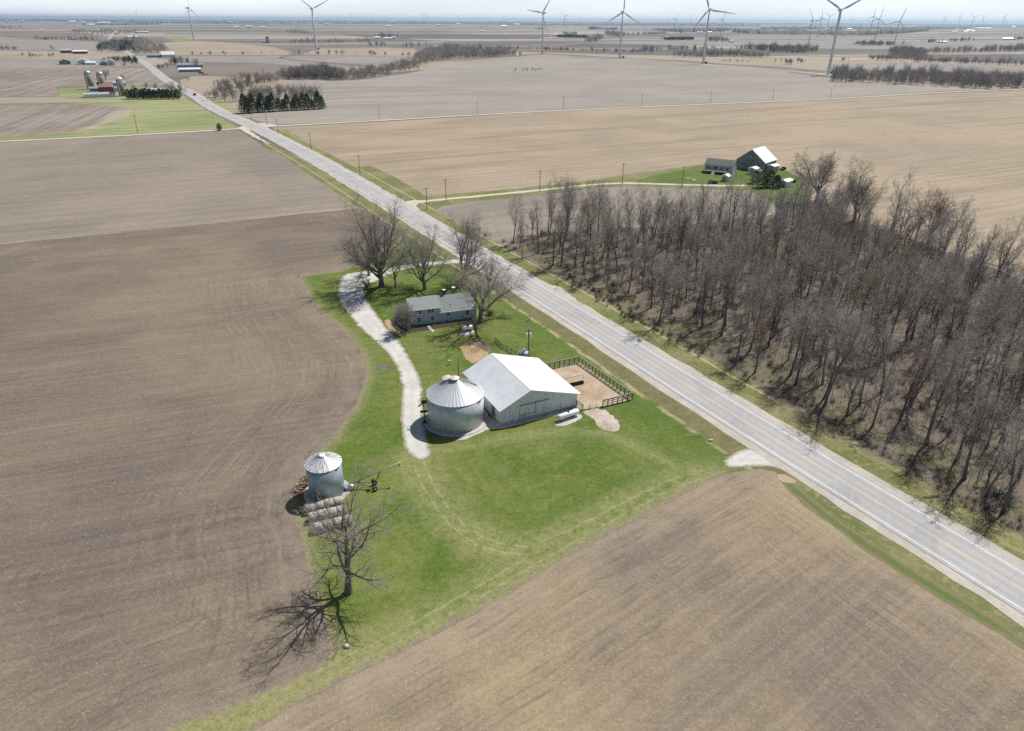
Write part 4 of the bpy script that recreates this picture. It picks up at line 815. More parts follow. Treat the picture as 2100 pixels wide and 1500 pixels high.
tree_proto('bare_tree', 15, yard_spec(3.0, .52, 8, 8, (14, 54), 4.0), M_twigl, G3(948, 584), 'bare tree with upswept limbs near the highway behind the farmhouse', sc=1.18)
_te = tree_proto('bare_tree', 16, yard_spec(6.2, .58, 9, 9, (20, 68), 2.0), M_twigl, G3(984, 662), 'bare gnarled tree at the right end of the farmhouse', sc=1.0); _te.rotation_euler = (0, .16, 0)
tree_proto('small_tree', 17, yard_spec(2.0, .14, 11, 8, (14, 48), 2.9), M_twigl, G3(827, 682), 'small pale multi-stemmed tree at the left end of the farmhouse', sc=.95)
def bush(name, seed, loc, label, r, h, mat, group=None):
    sp = dict(L=.4, r=.05, n=[1, 14, 7, 6, 5], seg=[2, 3, 3, 2, 2], wob=[.05, .15, .2, .2, .2], trop=[0, .12, .05, .02, 0], tip=[.8, .4, .4, .4, .4], t0=[.1, .2, .1, 0, 0], ang=[(0, 0), (8, 75), (25, 60), (25, 60), (25, 60)], len=[1, 4.2, .5, .5, .5], drop=[0, 0, .3, .3, .2], rr=[1, .6, .6, .6, .6], min=.014, woodlv=2)
    W, T = grow(seed, sp); e = thing(name, label, 'shrub', loc); W.build('stems', M_bark, e); T.build('crown', mat, e); e.scale = (r / 2.1, r / 2.1, h / 2.1); return e
bush('shrub', 31, G3(754, 590), 'dark round twiggy shrub by the gravel turnaround', 2.6, 2.6, M_twig2)
bush('shrub', 32, G3(1004, 646), 'low reddish shrub right of the farmhouse', 1.8, 1.3, M_twig3)
bush('shrub', 33, G3(838, 676), 'low tangled shrub in the dark mulch at the house corner', 1.5, 1.6, M_twigl)

# ------------------------------------------------------------------ utility poles
def pole_proto(name, label, loc, h, arms=1, transformer=False, group=None, arm_rz=0):
    e = thing(name, label, 'utility pole', loc, arm_rz, group)
    MB().tube([(0, 0, -.1), (0, 0, h)], [.16, .11], 8).build('pole', M_wood, e)
    if arms:
        c = MB().beam((-1.2, .13, h - .5), (1.2, .13, h - .5), .1, .12).build('crossarm', M_wood, e)
        ins = MB()
        for x in (-1.1, .45, 1.1): ins.tube([(x, .13, h - .45), (x, .13, h - .22)], .05, 6)
        ins.build('insulators', M_galv, c)
    if transformer:
        MB().tube([(.38, 0, h - 1.9), (.38, 0, h - 1.0)], .24, 12).build('transformer', M_tank, e); MB().tube([(-.36, 0, h - 1.8), (-.36, 0, h - 1.05)], .2, 12).build('transformer', M_tank, e)
    return e
pole_proto('utility_pole', 'utility pole with two white transformers behind the barn', G3(1083.5, 737), hgt(1083, 737, 675), 1, True)
e = pole_proto('yard_light_pole', 'brown yard light pole by the farmhouse and its propane tank', G3(977, 694), 7.9, 0)
MB().beam((0, 0, 7.7), (-.7, 0, 7.95), .05, .05).build('bracket', M_galv, e); MB().lathe([(.25, 7.8), (.28, 7.9), (.08, 8.05)], 12, (-.75, 0)).build('lamp_head', M_tank, e)
PL = [((517, 248), 'utility pole before the dark spruce row beside the highway', 9.), ((548, 258), 'utility pole at the gravel crossroads corner', 9.), ((571, 276), 'utility pole just past the crossroads on the tan field edge', 9.), ((638.6, 307.5), 'utility pole on the roadside edge of the tan field', 9.), ((738.6, 360), 'utility pole standing in the green roadside wedge', 9.), ((876, 431), 'dark utility pole at the mouth of the gravel lane', 8.4), ((915, 414), 'thin utility pole just inside the gravel lane', 8.8), ((1107, 393), 'utility pole halfway along the gravel lane', 8.8), ((1276, 377), 'utility pole where the gravel lane bends', 8.8), ((1398, 384), 'utility pole in front of the grey-roofed far house', 8.8), ((1070.5, 537), 'utility pole at the roadside corner of the wood', 7.8), ((778, 245), None, 9), ((979, 235), None, 9), ((1155, 223), None, 9), ((1316, 216), None, 9), ((1457, 211), None, 9), ((1584, 207), None, 9), ((1702, 203), None, 9), ((283, 273), 'thin lone pole in the patchy green field', 11)]
p0_ = None; nth = 0; ords = ['nearest the crossroads', 'second from the crossroads', 'third from the crossroads', 'fourth from the crossroads', 'fifth from the crossroads', 'sixth from the crossroads', 'seventh from the crossroads']
for (x, y), lab, h in PL:
    g = at(x, y); gr = None
    if lab is None: lab = 'utility pole beside the long cross gravel road, ' + ords[nth]; nth += 1; gr = 'utility poles along the cross gravel road'
    if p0_ is None: p0_ = pole_proto('utility_pole', lab, (*g, .02), 9.0)
    else:
        o = dup(p0_, (*g, .02), GRID + .4 * random.random(), lab, gr, sc=h / 9.)
pm = Mat('mailbox_black', .5).out((.03, .03, .035))
for x, y, lab in ((1142, 592, 'mailbox on a short post by the highway lay-by'), (823, 411, 'mailbox on a short post at the gravel lane mouth'), (1086, 657, 'small grey marker standing alone in the lawn near the highway')):
    e = thing('mailbox', lab, 'mailbox', G3(x, y)); MB().beam((0, 0, 0), (0, 0, 1.1), .1, .1).build('post', M_wood, e); MB().box(-.28, .28, -.12, .12, 1.1, 1.4).build('box', pm if x != 1086 else M_galv, e)
e = thing('field_marker', 'small yellow marker in the roadside brush', 'marker post', G3(1665, 871)); MB().beam((0, 0, 0), (0, 0, 1.5), .05, .05).build('post', M_galv, e); MB().box(-.3, .3, -.02, .02, 1.3, 1.9).build('plate', simple('yellow_plate', (.75, .6, .02), .05), e)
e = thing('boundary_stake', 'short dark stake at the lawn corner by the plowed field', 'stake', G3(613, 569)); MB().beam((0, 0, 0), (0, 0, .9), .12, .12).build('post', M_wood, e)
e = thing('boulder', 'pale boulder at the end of the lone tree shadow', 'boulder', G3(711, 1327), sc=.62); MB().lathe([(.45, 0), (.55, .2), (.4, .42), (.12, .52)], 9).build('rock', M_conc, e, True)
e = thing('concrete_post', 'small pale block lying in the lawn left of the highway', 'block', G3(1457, 905)); MB().box(-.25, .3, -.15, .2, 0, .25).box(.2, .5, .1, .3, 0, .12).build('block', M_conc, e)

# ------------------------------------------------------------------ the wood: about 290 single trees copied from a dozen kinds
FP = []
for i in range(12):
    L = [10, 13, 15, 12, 16, 14, 8.5, 15, 13, 9.5, 12.8, 14.5][i]
    tw = [M_twig, M_twig, M_twig, M_twig, M_twig, M_twig, M_twig, M_twig2, M_twig, M_twig, M_twig3, M_twig][i]
    FP.append((i, forest_spec(L, .10 + .009 * L + .02 * (i % 3), [11, 12, 10, 12, 14, 13, 9, 13, 11, 9, 12, 12][i], 6 if i % 2 else 5, [.2, .3, .42, .25, .38, .3, .15, .33, .28, .2, .22, .4][i]), tw))
WPOLY = np.array(WOOD); Rw = random.Random(77)
pts = []
mark = [(1052, 500), (1066, 508), (1104, 521), (1134, 546), (1148, 510), (1180, 505), (1213, 500), (1240, 498)]
for x, y in mark: pts.append(at(x, y))
xmax, xmin, ymax, ymin = 150, -12, 260, 48; tries = 0
def spacing(x, y): return 3.7 + .004 * max(0, y - 80)
while tries < 60000 and len(pts) < 720:
    tries += 1; p = (Rw.uniform(xmin, xmax), Rw.uniform(ymin, ymax)); px, py = proj((*p, 0))
    if px > 2290 or py > 1330: continue
    if all((p[0] - q[0]) ** 2 + (p[1] - q[1]) ** 2 > (spacing(*p) * Rw.uniform(.8, 1.25)) ** 2 for q in pts): pts.append(p)
P_ = np.array(pts); ok = inside(P_, WPOLY) & (droad(P_) > 17.0 + 3 * np.sin(P_[:, 0] * .5)); ok[:len(mark)] = True; P_ = P_[ok]
P_ = P_[np.argsort(np.hypot(P_[:, 0], P_[:, 1]))]
print('wood trees', len(P_))
protos = [None] * 12
EDGE = 'bare tree in the outermost row of the wood, facing the highway'; DEEP = 'bare grey tree deep inside the crowded wood'
dR = droad(P_)
wood_extra = []
for i, p in enumerate(P_):
    k = Rw.randrange(12)
    if protos[k] is None and k in (7, 10) and Rw.random() < .5: k = (k + 1) % 12
    if k in (7, 10) and Rw.random() < .55: k = (k + 1) % 12
    lab, gr = (EDGE, 'trees along the road edge of the wood') if dR[i] < 24 else (DEEP, 'trees inside the wood')
    sc = Rw.uniform(.72, 1.12); rz = Rw.random() * 6.28; tl = (Rw.gauss(0, .04), Rw.gauss(0, .05))
    if i >= 296: wood_extra.append((p, k, sc, rz)); continue
    if protos[k] is None:
        protos[k] = tree_proto('wood_tree', 100 + k, FP[k][1], FP[k][2], (*p, .02), lab, group=gr, sc=sc); protos[k].rotation_euler = (*tl, rz)
    else: dup(protos[k], (*p, .02), rz, lab, gr, sc, tilt=tl)
def all_protos():
    for k in range(12):
        if protos[k] is None: protos[k] = tree_proto('wood_tree', 100 + k, FP[k][1], FP[k][2], (118 + 3 * k, 205, .02), DEEP, group='trees inside the wood')
all_protos()

def mesh_arrays(o):
    me = o.data; v = np.empty(len(me.vertices) * 3, np.float32); me.vertices.foreach_get('co', v); n = len(me.polygons); s = np.empty(n, np.int32); t = np.empty(n, np.int32); me.polygons.foreach_get('loop_start', s); me.polygons.foreach_get('loop_total', t)
    l = np.empty(len(me.loops), np.int32); me.loops.foreach_get('vertex_index', l); return v.reshape(-1, 3), s, t, l
def mass(name, srcs, places, mats, label, cat):
    """many plants nobody could count, as one object. places: x, y, z, source, scale, turn, squash"""
    src = [mesh_arrays(o) for o in srcs]; VV = []; LL_ = []; SS = []; TT = []; MI = []; vo = 0; lo = 0
    for x, y, z, k, sc, rz, sq in places:
        v, s, t, l = src[k]; c, sn = math.cos(rz), math.sin(rz); w = np.column_stack([(v[:, 0] * c - v[:, 1] * sn) * sc + x, (v[:, 0] * sn + v[:, 1] * c) * sc + y, v[:, 2] * sc * sq + z])
        VV.append(w); LL_.append(l + vo); SS.append(s + lo); TT.append(t); MI.append(np.full(len(s), k)); vo += len(v); lo += len(l)
    me = bpy.data.meshes.new(name); V = np.concatenate(VV).astype(np.float32); l = np.concatenate(LL_); s = np.concatenate(SS); t = np.concatenate(TT)
    me.vertices.add(len(V)); me.vertices.foreach_set('co', V.ravel()); me.loops.add(len(l)); me.loops.foreach_set('vertex_index', l); me.polygons.add(len(s)); me.polygons.foreach_set('loop_start', s); me.polygons.foreach_set('loop_total', t)
    for m in mats: me.materials.append(m)
    me.polygons.foreach_set('material_index', np.concatenate(MI).astype(np.int32) % len(mats)); me.update(calc_edges=True)
    o = bpy.data.objects.new(name, me); COL.objects.link(o); tag(o, label, cat, kind='stuff'); return o
# small source plants for the masses, removed again afterwards
def src_obj(mb): return mb.build('source', M_twig)
def lowtree(seed, H=10, R0=3.2, n=46, w=.16):
    r = random.Random(seed); m = MB(); m.tube([(0, 0, 0), (0, 0, H * .45), (r.gauss(0, .5), r.gauss(0, .5), H * .9)], [.25, .17, .05], 4, False)
    for i in range(n):
        z0 = H * r.uniform(.12, .6); a = r.random() * 6.28; el = r.uniform(.2, 1.3); d = Vector((math.cos(a) * math.cos(el), math.sin(a) * math.cos(el), math.sin(el)))
        L = r.uniform(.35, .62) * H; L = min(L, R0 / max(.2, math.cos(el)), (H - z0) / max(.1, d.z)); p = Vector((0, 0, z0)); q = p + d * L; s = d.orthogonal().normalized() * w; s2 = d.cross(s)
        m.add([tuple(p - s * .5), tuple(p + s * .5), tuple(q + s * .25), tuple(q - s * .25)], [(0, 1, 2, 3)]); b = p.lerp(q, .5)
        for j in range(3):
            e = (d + Vector((r.gauss(0, .5), r.gauss(0, .5), r.gauss(.2, .4)))).normalized() * L * .55; b = p.lerp(q, r.uniform(.3, .9)); t = e.orthogonal().normalized() * w * .55
            m.add([tuple(b - t), tuple(b + t), tuple(b + e)], [(0, 1, 2)])
    return m
def brush(seed):
    r = random.Random(seed); m = MB()
    for i in range(42):
        a = r.random() * 6.28; el = r.uniform(.5, 1.4); d = Vector((math.cos(a) * math.cos(el), math.sin(a) * math.cos(el), math.sin(el))); p = Vector((r.gauss(0, .3), r.gauss(0, .3), 0)); q = p + d * r.uniform(.8, 1.9)
        m.tube([p, p.lerp(q, .5) + Vector((r.gauss(0, .08), r.gauss(0, .08), .08)), q], [.022, .016, .008], 3, False)
        for j in range(2):
            b = p.lerp(q, r.uniform(.4, .9)); e = (d + Vector((r.gauss(0, .6), r.gauss(0, .6), 0))) * .4; m.tube([b, b + e], [.012, .006], 3, False)
    return m
def sapling(seed):
    r = random.Random(seed); m = MB(); H = r.uniform(3, 6); pts = [Vector((0, 0, 0))]
    for i in range(4): pts.append(pts[-1] + Vector((r.gauss(0, .2), r.gauss(0, .2), H / 4)))
    m.tube(pts, [.05, .04, .03, .02, .01], 4, False)
    for i in range(22):
        t = r.uniform(.25, 1) * 3.99; k = int(t); b = pts[k].lerp(pts[k + 1], t - k); a = r.random() * 6.28; d = Vector((math.cos(a), math.sin(a), r.uniform(.3, 1.2))).normalized() * r.uniform(.5, 1.4); m.tube([b, b + d], [.016, .006], 3, False)
        for j in range(2): e = b + d * r.uniform(.3, .9); m.tube([e, e + Vector((r.gauss(0, .3), r.gauss(0, .3), r.uniform(.1, .4)))], [.010, .005], 3, False)
    return m
src_b = [src_obj(brush(i)) for i in range(4)]; src_s = [src_obj(sapling(20 + i)) for i in range(5)]; src_t = [src_obj(lowtree(40 + i, 9.5 + i * .8, 3 + .3 * i)) for i in range(5)]
# roadside brush
pl = []; T_ = ROAD[(ROAD[:, 1] < 230)]
seg2 = jag(T_, .9, 0, 0, False); TT2 = np.gradient(seg2, axis=0); TT2 /= np.hypot(*TT2.T)[:, None]; NN = np.column_stack([TT2[:, 1], -TT2[:, 0]])
for i in range(len(seg2)):
    if seg2[i][1] > 176 and Rw.random() < .75: continue
    for j in range(3):
        off = 13.3 + Rw.gauss(0, 1.2) + 1.0 * math.sin(i * .07); p = seg2[i] + NN[i] * off
        if Rw.random() < .55 + .45 * math.sin(i * .11) * math.sin(i * .037): pl.append((p[0], p[1], .02, Rw.randrange(4), Rw.uniform(.35, .8), Rw.random() * 6.28, 1))
M_twigb = bark_mat('brown_brush', (.20, .155, .125), (.30, .24, .19))
mass('roadside_brush', src_b, pl, [M_twig3, M_twigb, M_bark, M_twigb], 'long tangle of leafless brown brush between the highway and the wood', 'brush')
pl = []
for _ in range(5600):
    p = (Rw.uniform(-5, 135), Rw.uniform(50, 235)); pl.append(p)
Q_ = np.array(pl); k_ = inside(Q_, WPOLY) & (droad(Q_) > 15.5); Q_ = Q_[k_]
mass('saplings', src_s + src_b, [(q[0], q[1], .02, Rw.randrange(9) if Rw.random() < .5 else Rw.randrange(5), Rw.uniform(.6, 1.1), Rw.random() * 6.28, 1) for q in Q_], [M_twig, M_bark, M_twigl], 'thin bare saplings and undergrowth filling the wood floor', 'undergrowth')
fl_ = MB(); RR = random.Random(9)
for q in Q_[:130]:
    a = RR.random() * 3.14; L = RR.uniform(1.5, 5); d = Vector((math.cos(a), math.sin(a), RR.uniform(0, .12))) * L; p = Vector((*q, .12)); fl_.tube([p - d * .5, p, p + d * .5], [.12, .1, .04], 5, False)
o = fl_.build('fallen_branches', M_bark); tag(o, 'fallen limbs scattered over the brown wood floor', 'fallen branches', kind='stuff')
if wood_extra:
    srcs = []; pl = []
    for k in range(4):
        W, T = grow(600 + k, dict(forest_spec([12, 14, 15, 10][k], .24, 10, 4), n=[1, 10, 5, 5, 3], min=.022)); srcs += [W.build('source', M_bark), T.build('source', M_twig)]
    for p, k, sc, rz in wood_extra: k = k % 4; pl += [(p[0], p[1], .02, 2 * k, sc, rz, 1), (p[0], p[1], .02, 2 * k + 1, sc, rz, 1)]
    mass('woods', srcs, pl, [M_bark, M_twig], 'farthest bare trees of the big wood, merging into one mass', 'trees')
    for o in srcs: bpy.data.objects.remove(o, do_unlink=True)
print('extra', len(wood_extra))
# big trees near the far farmhouse at the head of the wood
for seed, x, y, sc, lab, tw in ((201, 1674, 414, 1.5, 'tallest bare round-crowned tree beyond the wood, right of the far barn', M_twig), (202, 1752, 452, 1.3, 'bare fan-shaped tree with a split pale trunk on the field edge of the wood', M_twig2), (203, 1905, 498, 1.15, 'bare reddish-topped tree on the field edge of the wood', M_twig3)):
    tree_proto('bare_tree', seed, yard_spec(4.2, .42, 9, 7, (14, 52), 2.4), tw, G3(x, y), lab, sc=sc)

# ------------------------------------------------------------------ simple farm buildings
def gable(name, label, cat, loc, rz, w, l, he, hr, wm, rm, doors=(), wins=(), group=None, ov=.35):
    e = thing(name, label, cat, loc, rz, group); m = MB(); P = [(-w / 2, 0), (w / 2, 0), (w / 2, he), (0, hr), (-w / 2, he)]
    m.add([(x, -l / 2, z) for x, z in P] + [(x, l / 2, z) for x, z in P], [(0, 1, 2, 3, 4), (9, 8, 7, 6, 5)] + [(i, i + 5, (i + 1) % 5 + 5, (i + 1) % 5) for i in range(5)]); m.build('wall', wm, e)
    s = (hr - he) / (w / 2); r = MB(); r.slab([(-w / 2 - ov, -l / 2 - ov, he - s * ov + .12), (0, -l / 2 - ov, hr + .12), (0, l / 2 + ov, hr + .12), (-w / 2 - ov, l / 2 + ov, he - s * ov + .12)], .12)
    r.slab([(.003, -l / 2 - ov, hr + .12), (w / 2 + ov, -l / 2 - ov, he - s * ov + .12), (w / 2 + ov, l / 2 + ov, he - s * ov + .12), (.003, l / 2 + ov, hr + .12)], .12); r.build('roof', rm, e)
    for side, u, z0, dw, dh in doors:
        b = MB()
        if side == 'f': b.box(u - dw / 2, u + dw / 2, -l / 2 - .06, -l / 2 - .004, z0, z0 + dh)
        else:
            x = w / 2 if side == 'r' else -w / 2; x0, x1 = (x + .004, x + .06) if side == 'r' else (x - .06, x - .004); b.box(x0, x1, u - dw / 2, u + dw / 2, z0, z0 + dh)
        b.build('door', M_door, e)
    for side, u, z0, dw, dh in wins:
        b = MB()
        if side == 'f': b.box(u - dw / 2, u + dw / 2, -l / 2 - .05, -l / 2 - .004, z0, z0 + dh)
        else:
            x = w / 2 if side == 'r' else -w / 2; x0, x1 = (x + .004, x + .05) if side == 'r' else (x - .05, x - .004); b.box(x0, x1, u - dw / 2, u + dw / 2, z0, z0 + dh)
        b.build('window', M_glass, e)
    return e
def wallm(n, c): return simple(n, c, .1, .5, .75)
W_white = wallm('white_wall', (.62, .63, .62)); W_red = wallm('red_wall', (.22, .045, .035)); W_grey = wallm('grey_wall', (.30, .32, .34)); W_green = wallm('green_wall', (.14, .21, .20)); W_blue = wallm('blue_wall', (.22, .30, .36)); W_dark = simple('old_dark_boards', (.22, .24, .245), .35, .6, .85); W_tan = wallm('tan_wall', (.42, .38, .32))
R_white = simple('white_metal_roof', (.78, .79, .80), .05, .4, .45, .1); R_grey = simple('grey_metal_roof', (.42, .45, .48), .1, .4, .5, .2); R_dark = simple('dark_shingle_roof', (.13, .125, .12), .15, 1, .9); R_blue = simple('blue_grey_roof', (.26, .34, .40), .1, .4, .5, .2); R_red = simple('rusted_red_roof', (.25, .15, .13), .2, .4, .7, c2=(.42, .37, .35), sc2=.3); R_brown = simple('brown_roof', (.24, .19, .16), .15, .5, .8)

# far farmstead beyond the wood
gable('gabled_barn', 'tall dark-walled barn with bright white roof beyond the wood', 'barn', (*at(1549, 344), .03), math.radians(-42), 14.5, 13., 4.0, 9.3, W_dark, R_white, [('f', 2, 0, 3.2, 3.4)], [])
fh = gable('far_house', 'pale far farmhouse with dark grey roof and wooden deck', 'house', (*at(1477, 352), .03), math.radians(-118), 9.5, 13., 3.6, 5.6, wallm('pale_grey_wall', (.46, .48, .52)), R_dark, [('r', -4.2, .6, 1, 2)], [('r', -5, 1.7, 1.0, 1.1), ('r', -1.5, 1.5, 1.8, 1.3), ('r', 1.2, 1.7, 1, 1.1), ('r', 4.2, 1.7, 1, 1.1), ('f', -3, 1.7, 1, 1.1), ('f', -1, 1.7, 1, 1.1), ('f', 1.6, 1.7, .7, 1), ('f', 3.4, 1.7, 1.1, 1.1)])
dk = MB(); dk.box(4.76, 8.2, -6.5, 4.5, 1.2, 1.35)
for y in np.arange(-6.5, 4.6, 1.1): dk.box(8.1, 8.2, y - .05, y + .05, 0, 2.3)
dk.box(8.1, 8.2, -6.5, 4.5, 2.2, 2.3); dk.box(8.1, 8.16, -6.5, 4.5, 1.7, 1.76); dk.slab([(8.2, -2, 1.3), (11.2, -2, .1), (11.2, -.6, .1), (8.2, -.6, 1.3)], .15); dk.build('deck', M_rail, fh)
for i, (x, y, w, l, h, hr, wm, rm, rz, lab) in enumerate([(1488, 371, 3, 3.5, 2.2, 3, W_white, R_white, -.6, 'little white-roofed shed in front of the far house'), (1544, 357, 3.5, 4, 2.6, 3.2, W_white, R_white, -.7, 'small white lean-to shed at the foot of the far barn'), (1584, 352, 3.4, 5, 2.8, 3.3, W_grey, R_white, -.8, 'flat white-roofed shed right of the far barn'), (1611, 382, 3, 6, 2.4, 2.9, W_white, R_white, -.75, 'white camper-like trailer at the edge of the wood'), (1557, 362, 2.4, 3, 2.2, 2.8, W_tan, R_brown, -.5, 'small brown shed behind the dark cedars')]):
    gable('shed', lab, 'shed', (*at(x, y), .03), rz, w, l, h, hr, wm, rm, [('f', 0, 0, 1.2, 1.8)])
def vehicle(label, loc, rz, paint, kind='car', sc=1.0):
    e = thing('parked_car' if kind == 'car' else 'truck', label, kind, loc, rz, None, sc); m = MB()
    P = [(-2.2, .35), (2.2, .35), (2.25, .8), (1.3, .95), (.6, 1.42), (-1.2, 1.45), (-1.9, .98), (-2.25, .9)] if kind == 'car' else [(-2.7, .45), (2.7, .45), (2.7, 1.0), (1.5, 1.12), (.9, 1.75), (-.5, 1.78), (-.6, 1.15), (-2.7, 1.1)]
    n = len(P); m.add([(x, -.88, z) for x, z in P] + [(x, .88, z) for x, z in P], [tuple(range(n)), tuple(range(2 * n - 1, n - 1, -1))] + [(i, i + n, (i + 1) % n + n, (i + 1) % n) for i in range(n)]); m.build('body', paint, e)
    c = MB().box(-1.1, .75, -.895, .895, 1.0, 1.32) if kind == 'car' else MB().box(-.4, .95, -.895, .895, 1.2, 1.6); c.build('windows', M_glass, e)
    for x in (-1.4, 1.4):
        for y in (-.8, .8): MB().tube([(x, y - .1, .33), (x, y + .1, .33)], .33, 12).build('wheel', M_blackr, e)
    return e
Pk = simple('black_paint', (.015, .016, .02), .1, 1, .25, 0, .6); Pw = simple('white_paint', (.7, .7, .7), .05, 1, .3, 0, .6); Pr = simple('red_paint', (.3, .03, .02), .1, 1, .35, 0, .5); Pd = simple('rusty_iron', (.09, .05, .035), .4, 1, .8)
vehicle('dark car driving along the far highway', (*at(399.5, 196), .11), math.radians(118), Pk, 'car', 1.25)
vehicle('dark red machine parked on the grass behind the far barn', (*at(1606, 349), .03), .8, simple('maroon', (.06, .015, .02), .3), 'truck', .8)
vehicle('dark car parked under the far house deck', (*at(1462, 377), .03), .4, Pk)
wg = thing('hay_wagon', 'long brown flat wagon parked right of the far cedars', 'wagon', G3(1614, 374), -.05); MB().box(-4.2, 4.2, -1.2, 1.2, .8, 1.05).build('bed', Pd, wg); MB().box(-4.0, 3.6, -1.0, 1.0, 1.05, 1.5).build('load', M_wood, wg)
for x in (-3, 3): MB().tube([(x, -1.1, .4), (x, 1.1, .4)], .4, 10).build('wheels', M_blackr, wg)
for i, (x, y) in enumerate([(1411, 369), (1423, 372)]):
    e = thing('lawn_chair_set', ['pale garden furniture cluster on the far house lawn, by the pole', 'low white garden bench on the far house lawn'][i], 'garden furniture', G3(x, y), .4 * i); MB().box(-1, 1, -.4, .4, .4, .5).box(-1, 1, .35, .42, .5, 1.0).build('seat', M_tank, e)
    for sx in (-.9, .9): MB().box(sx - .06, sx + .06, -.35, .35, 0, .4).build('leg', M_tank, e)
for i, (x, y, h, r) in enumerate([(1562, 385, 7.5, 3.2), (1578, 384, 7, 3), (1547, 376, 5.5, 2.4), (1592, 386, 5.5, 2.4)]):
    spruce('cedar_tree', 300 + i, h, r, G3(x, y), ['broad dark cedar in front of the far barn', 'dark cedar, second in the clump before the far barn', 'lighter small cedar beside the white lean-to shed', 'rightmost low cedar in front of the far barn'][i], 'cedars in front of the far barn', 900, None, False)

# ------------------------------------------------------------------ evergreens and bare trees by the crossroads
sp = [spruce('spruce_tree', 320 + i, 12.5, 5.6, (0, 0, 0), 'x', 'spruces in the windbreak row', 1700) for i in range(3)]
for i in range(17):
    x = 500 + i * 10.2 + Rw.uniform(-2.5, 2.5); y = 232.5 - i * .58; h = [1.12, 1.0, 1.1, .8, 1.15, .95, 1.12, .82, .7, 1.0, .72, .98, 1.05, 1.0, .6, 1.1, .8][i]
    lab = 'dark spruce in the windbreak row, ' + (['at its highway end', 'second from the highway end', 'third from the highway end', 'fourth from the highway end', 'fifth from the highway end', 'sixth from the highway end', 'seventh from the highway end', 'eighth from the highway end', 'ninth from the highway end', 'tenth from the highway end', 'eleventh from the highway end', 'sixth from the field end', 'fifth from the field end', 'fourth from the field end', 'third from the field end', 'second from the field end', 'at its field end'][i])
    if i < 3: sp[i].location = (*at(x, y), .02); sp[i].scale = (h, h, h); sp[i]['label'] = lab
    else: dup(sp[i % 3], (*at(x, y), .02), Rw.random() * 6, lab, None, h)
cd = [spruce('cedar_tree', 340 + i, 8.0, 3.6, (0, 0, 0), 'x', 'cedars in the windbreak before the silos farm', 1500, None, False) for i in range(2)]
wd = ['at the silo end', 'second from the silo end', 'third from the silo end', 'fourth from the silo end', 'fifth from the silo end', 'sixth from the silo end', 'seventh from the silo end', 'fifth from the road end', 'fourth from the road end', 'third from the road end', 'second from the road end', 'at the road end']
for i in range(12):
    x = 265 + i * 9.1 + Rw.uniform(-1, 1); lab = 'dark cedar in the low windbreak, ' + wd[i]
    if i < 2: cd[i].location = (*at(x, 203), .02); cd[i]['label'] = lab
    else: dup(cd[i % 2], (*at(x, 203), .02), Rw.random() * 6, lab, None, Rw.uniform(.9, 1.15))
spc, ced, bare = sp, cd, protos
dark_bush = dup(cd[0], G3(450.5, 268), 1, 'lone dark round bush beside the gravel crossroads', None, .55); dark_bush['group'] = ''; del dark_bush['group']
# single bare trees further out
yp = [tree_proto('bare_tree', 400 + i, yard_spec(3.0, .4, 7, 6, (18, 60), 2.7), M_twig, (0, 0, 0), 'x') for i in range(3)]
far_trees = [ (462, 209, .8, 'round bare tree near the creek, beside the highway'), (440, 200, .6, 'small bare tree nearest the creek bend'), (372, 196, 1.0, 'tall bare tree at the road end of the cedar windbreak'), (352, 196, 1.1, 'broad bare tree leaning over the highway'), (277, 192, .7, 'grey bare tree left of the windbreak house'), (217, 163, 1.1, 'spreading bare tree behind the middle silo'), (250, 170, .8, 'small bare tree behind the right silo'), (320, 186, .6, 'reddish bare tree behind the windbreak house'), (300, 182, .55, 'small reddish bare tree beside the windbreak house'),
 (108, 103, 1.0, 'round lone bare tree left of the red shed'), (405, 140, 1.2, 'slender bare tree right of the blue sheds'), (373, 130, 1.1, 'pale bare tree behind the blue sheds farm'), (362, 128, 1.0, 'bare tree left of the pale one behind the blue sheds'), (1066, 117, .9, 'leaning bare tree on the crest of the grey field'), (255, 137, .6, 'tiny bare tree before the white farm sheds'), (385, 166, .5, 'low grey bush beside the highway shoulder')]
for i, (x, y, s, lab) in enumerate(far_trees):
    if i < 3: yp[i].location = (*at(x, y), .02); yp[i].scale = (s, s, s); yp[i]['label'] = lab
    else: dup(yp[i % 3], (*at(x, y), .02), Rw.random() * 6, lab, None, s)
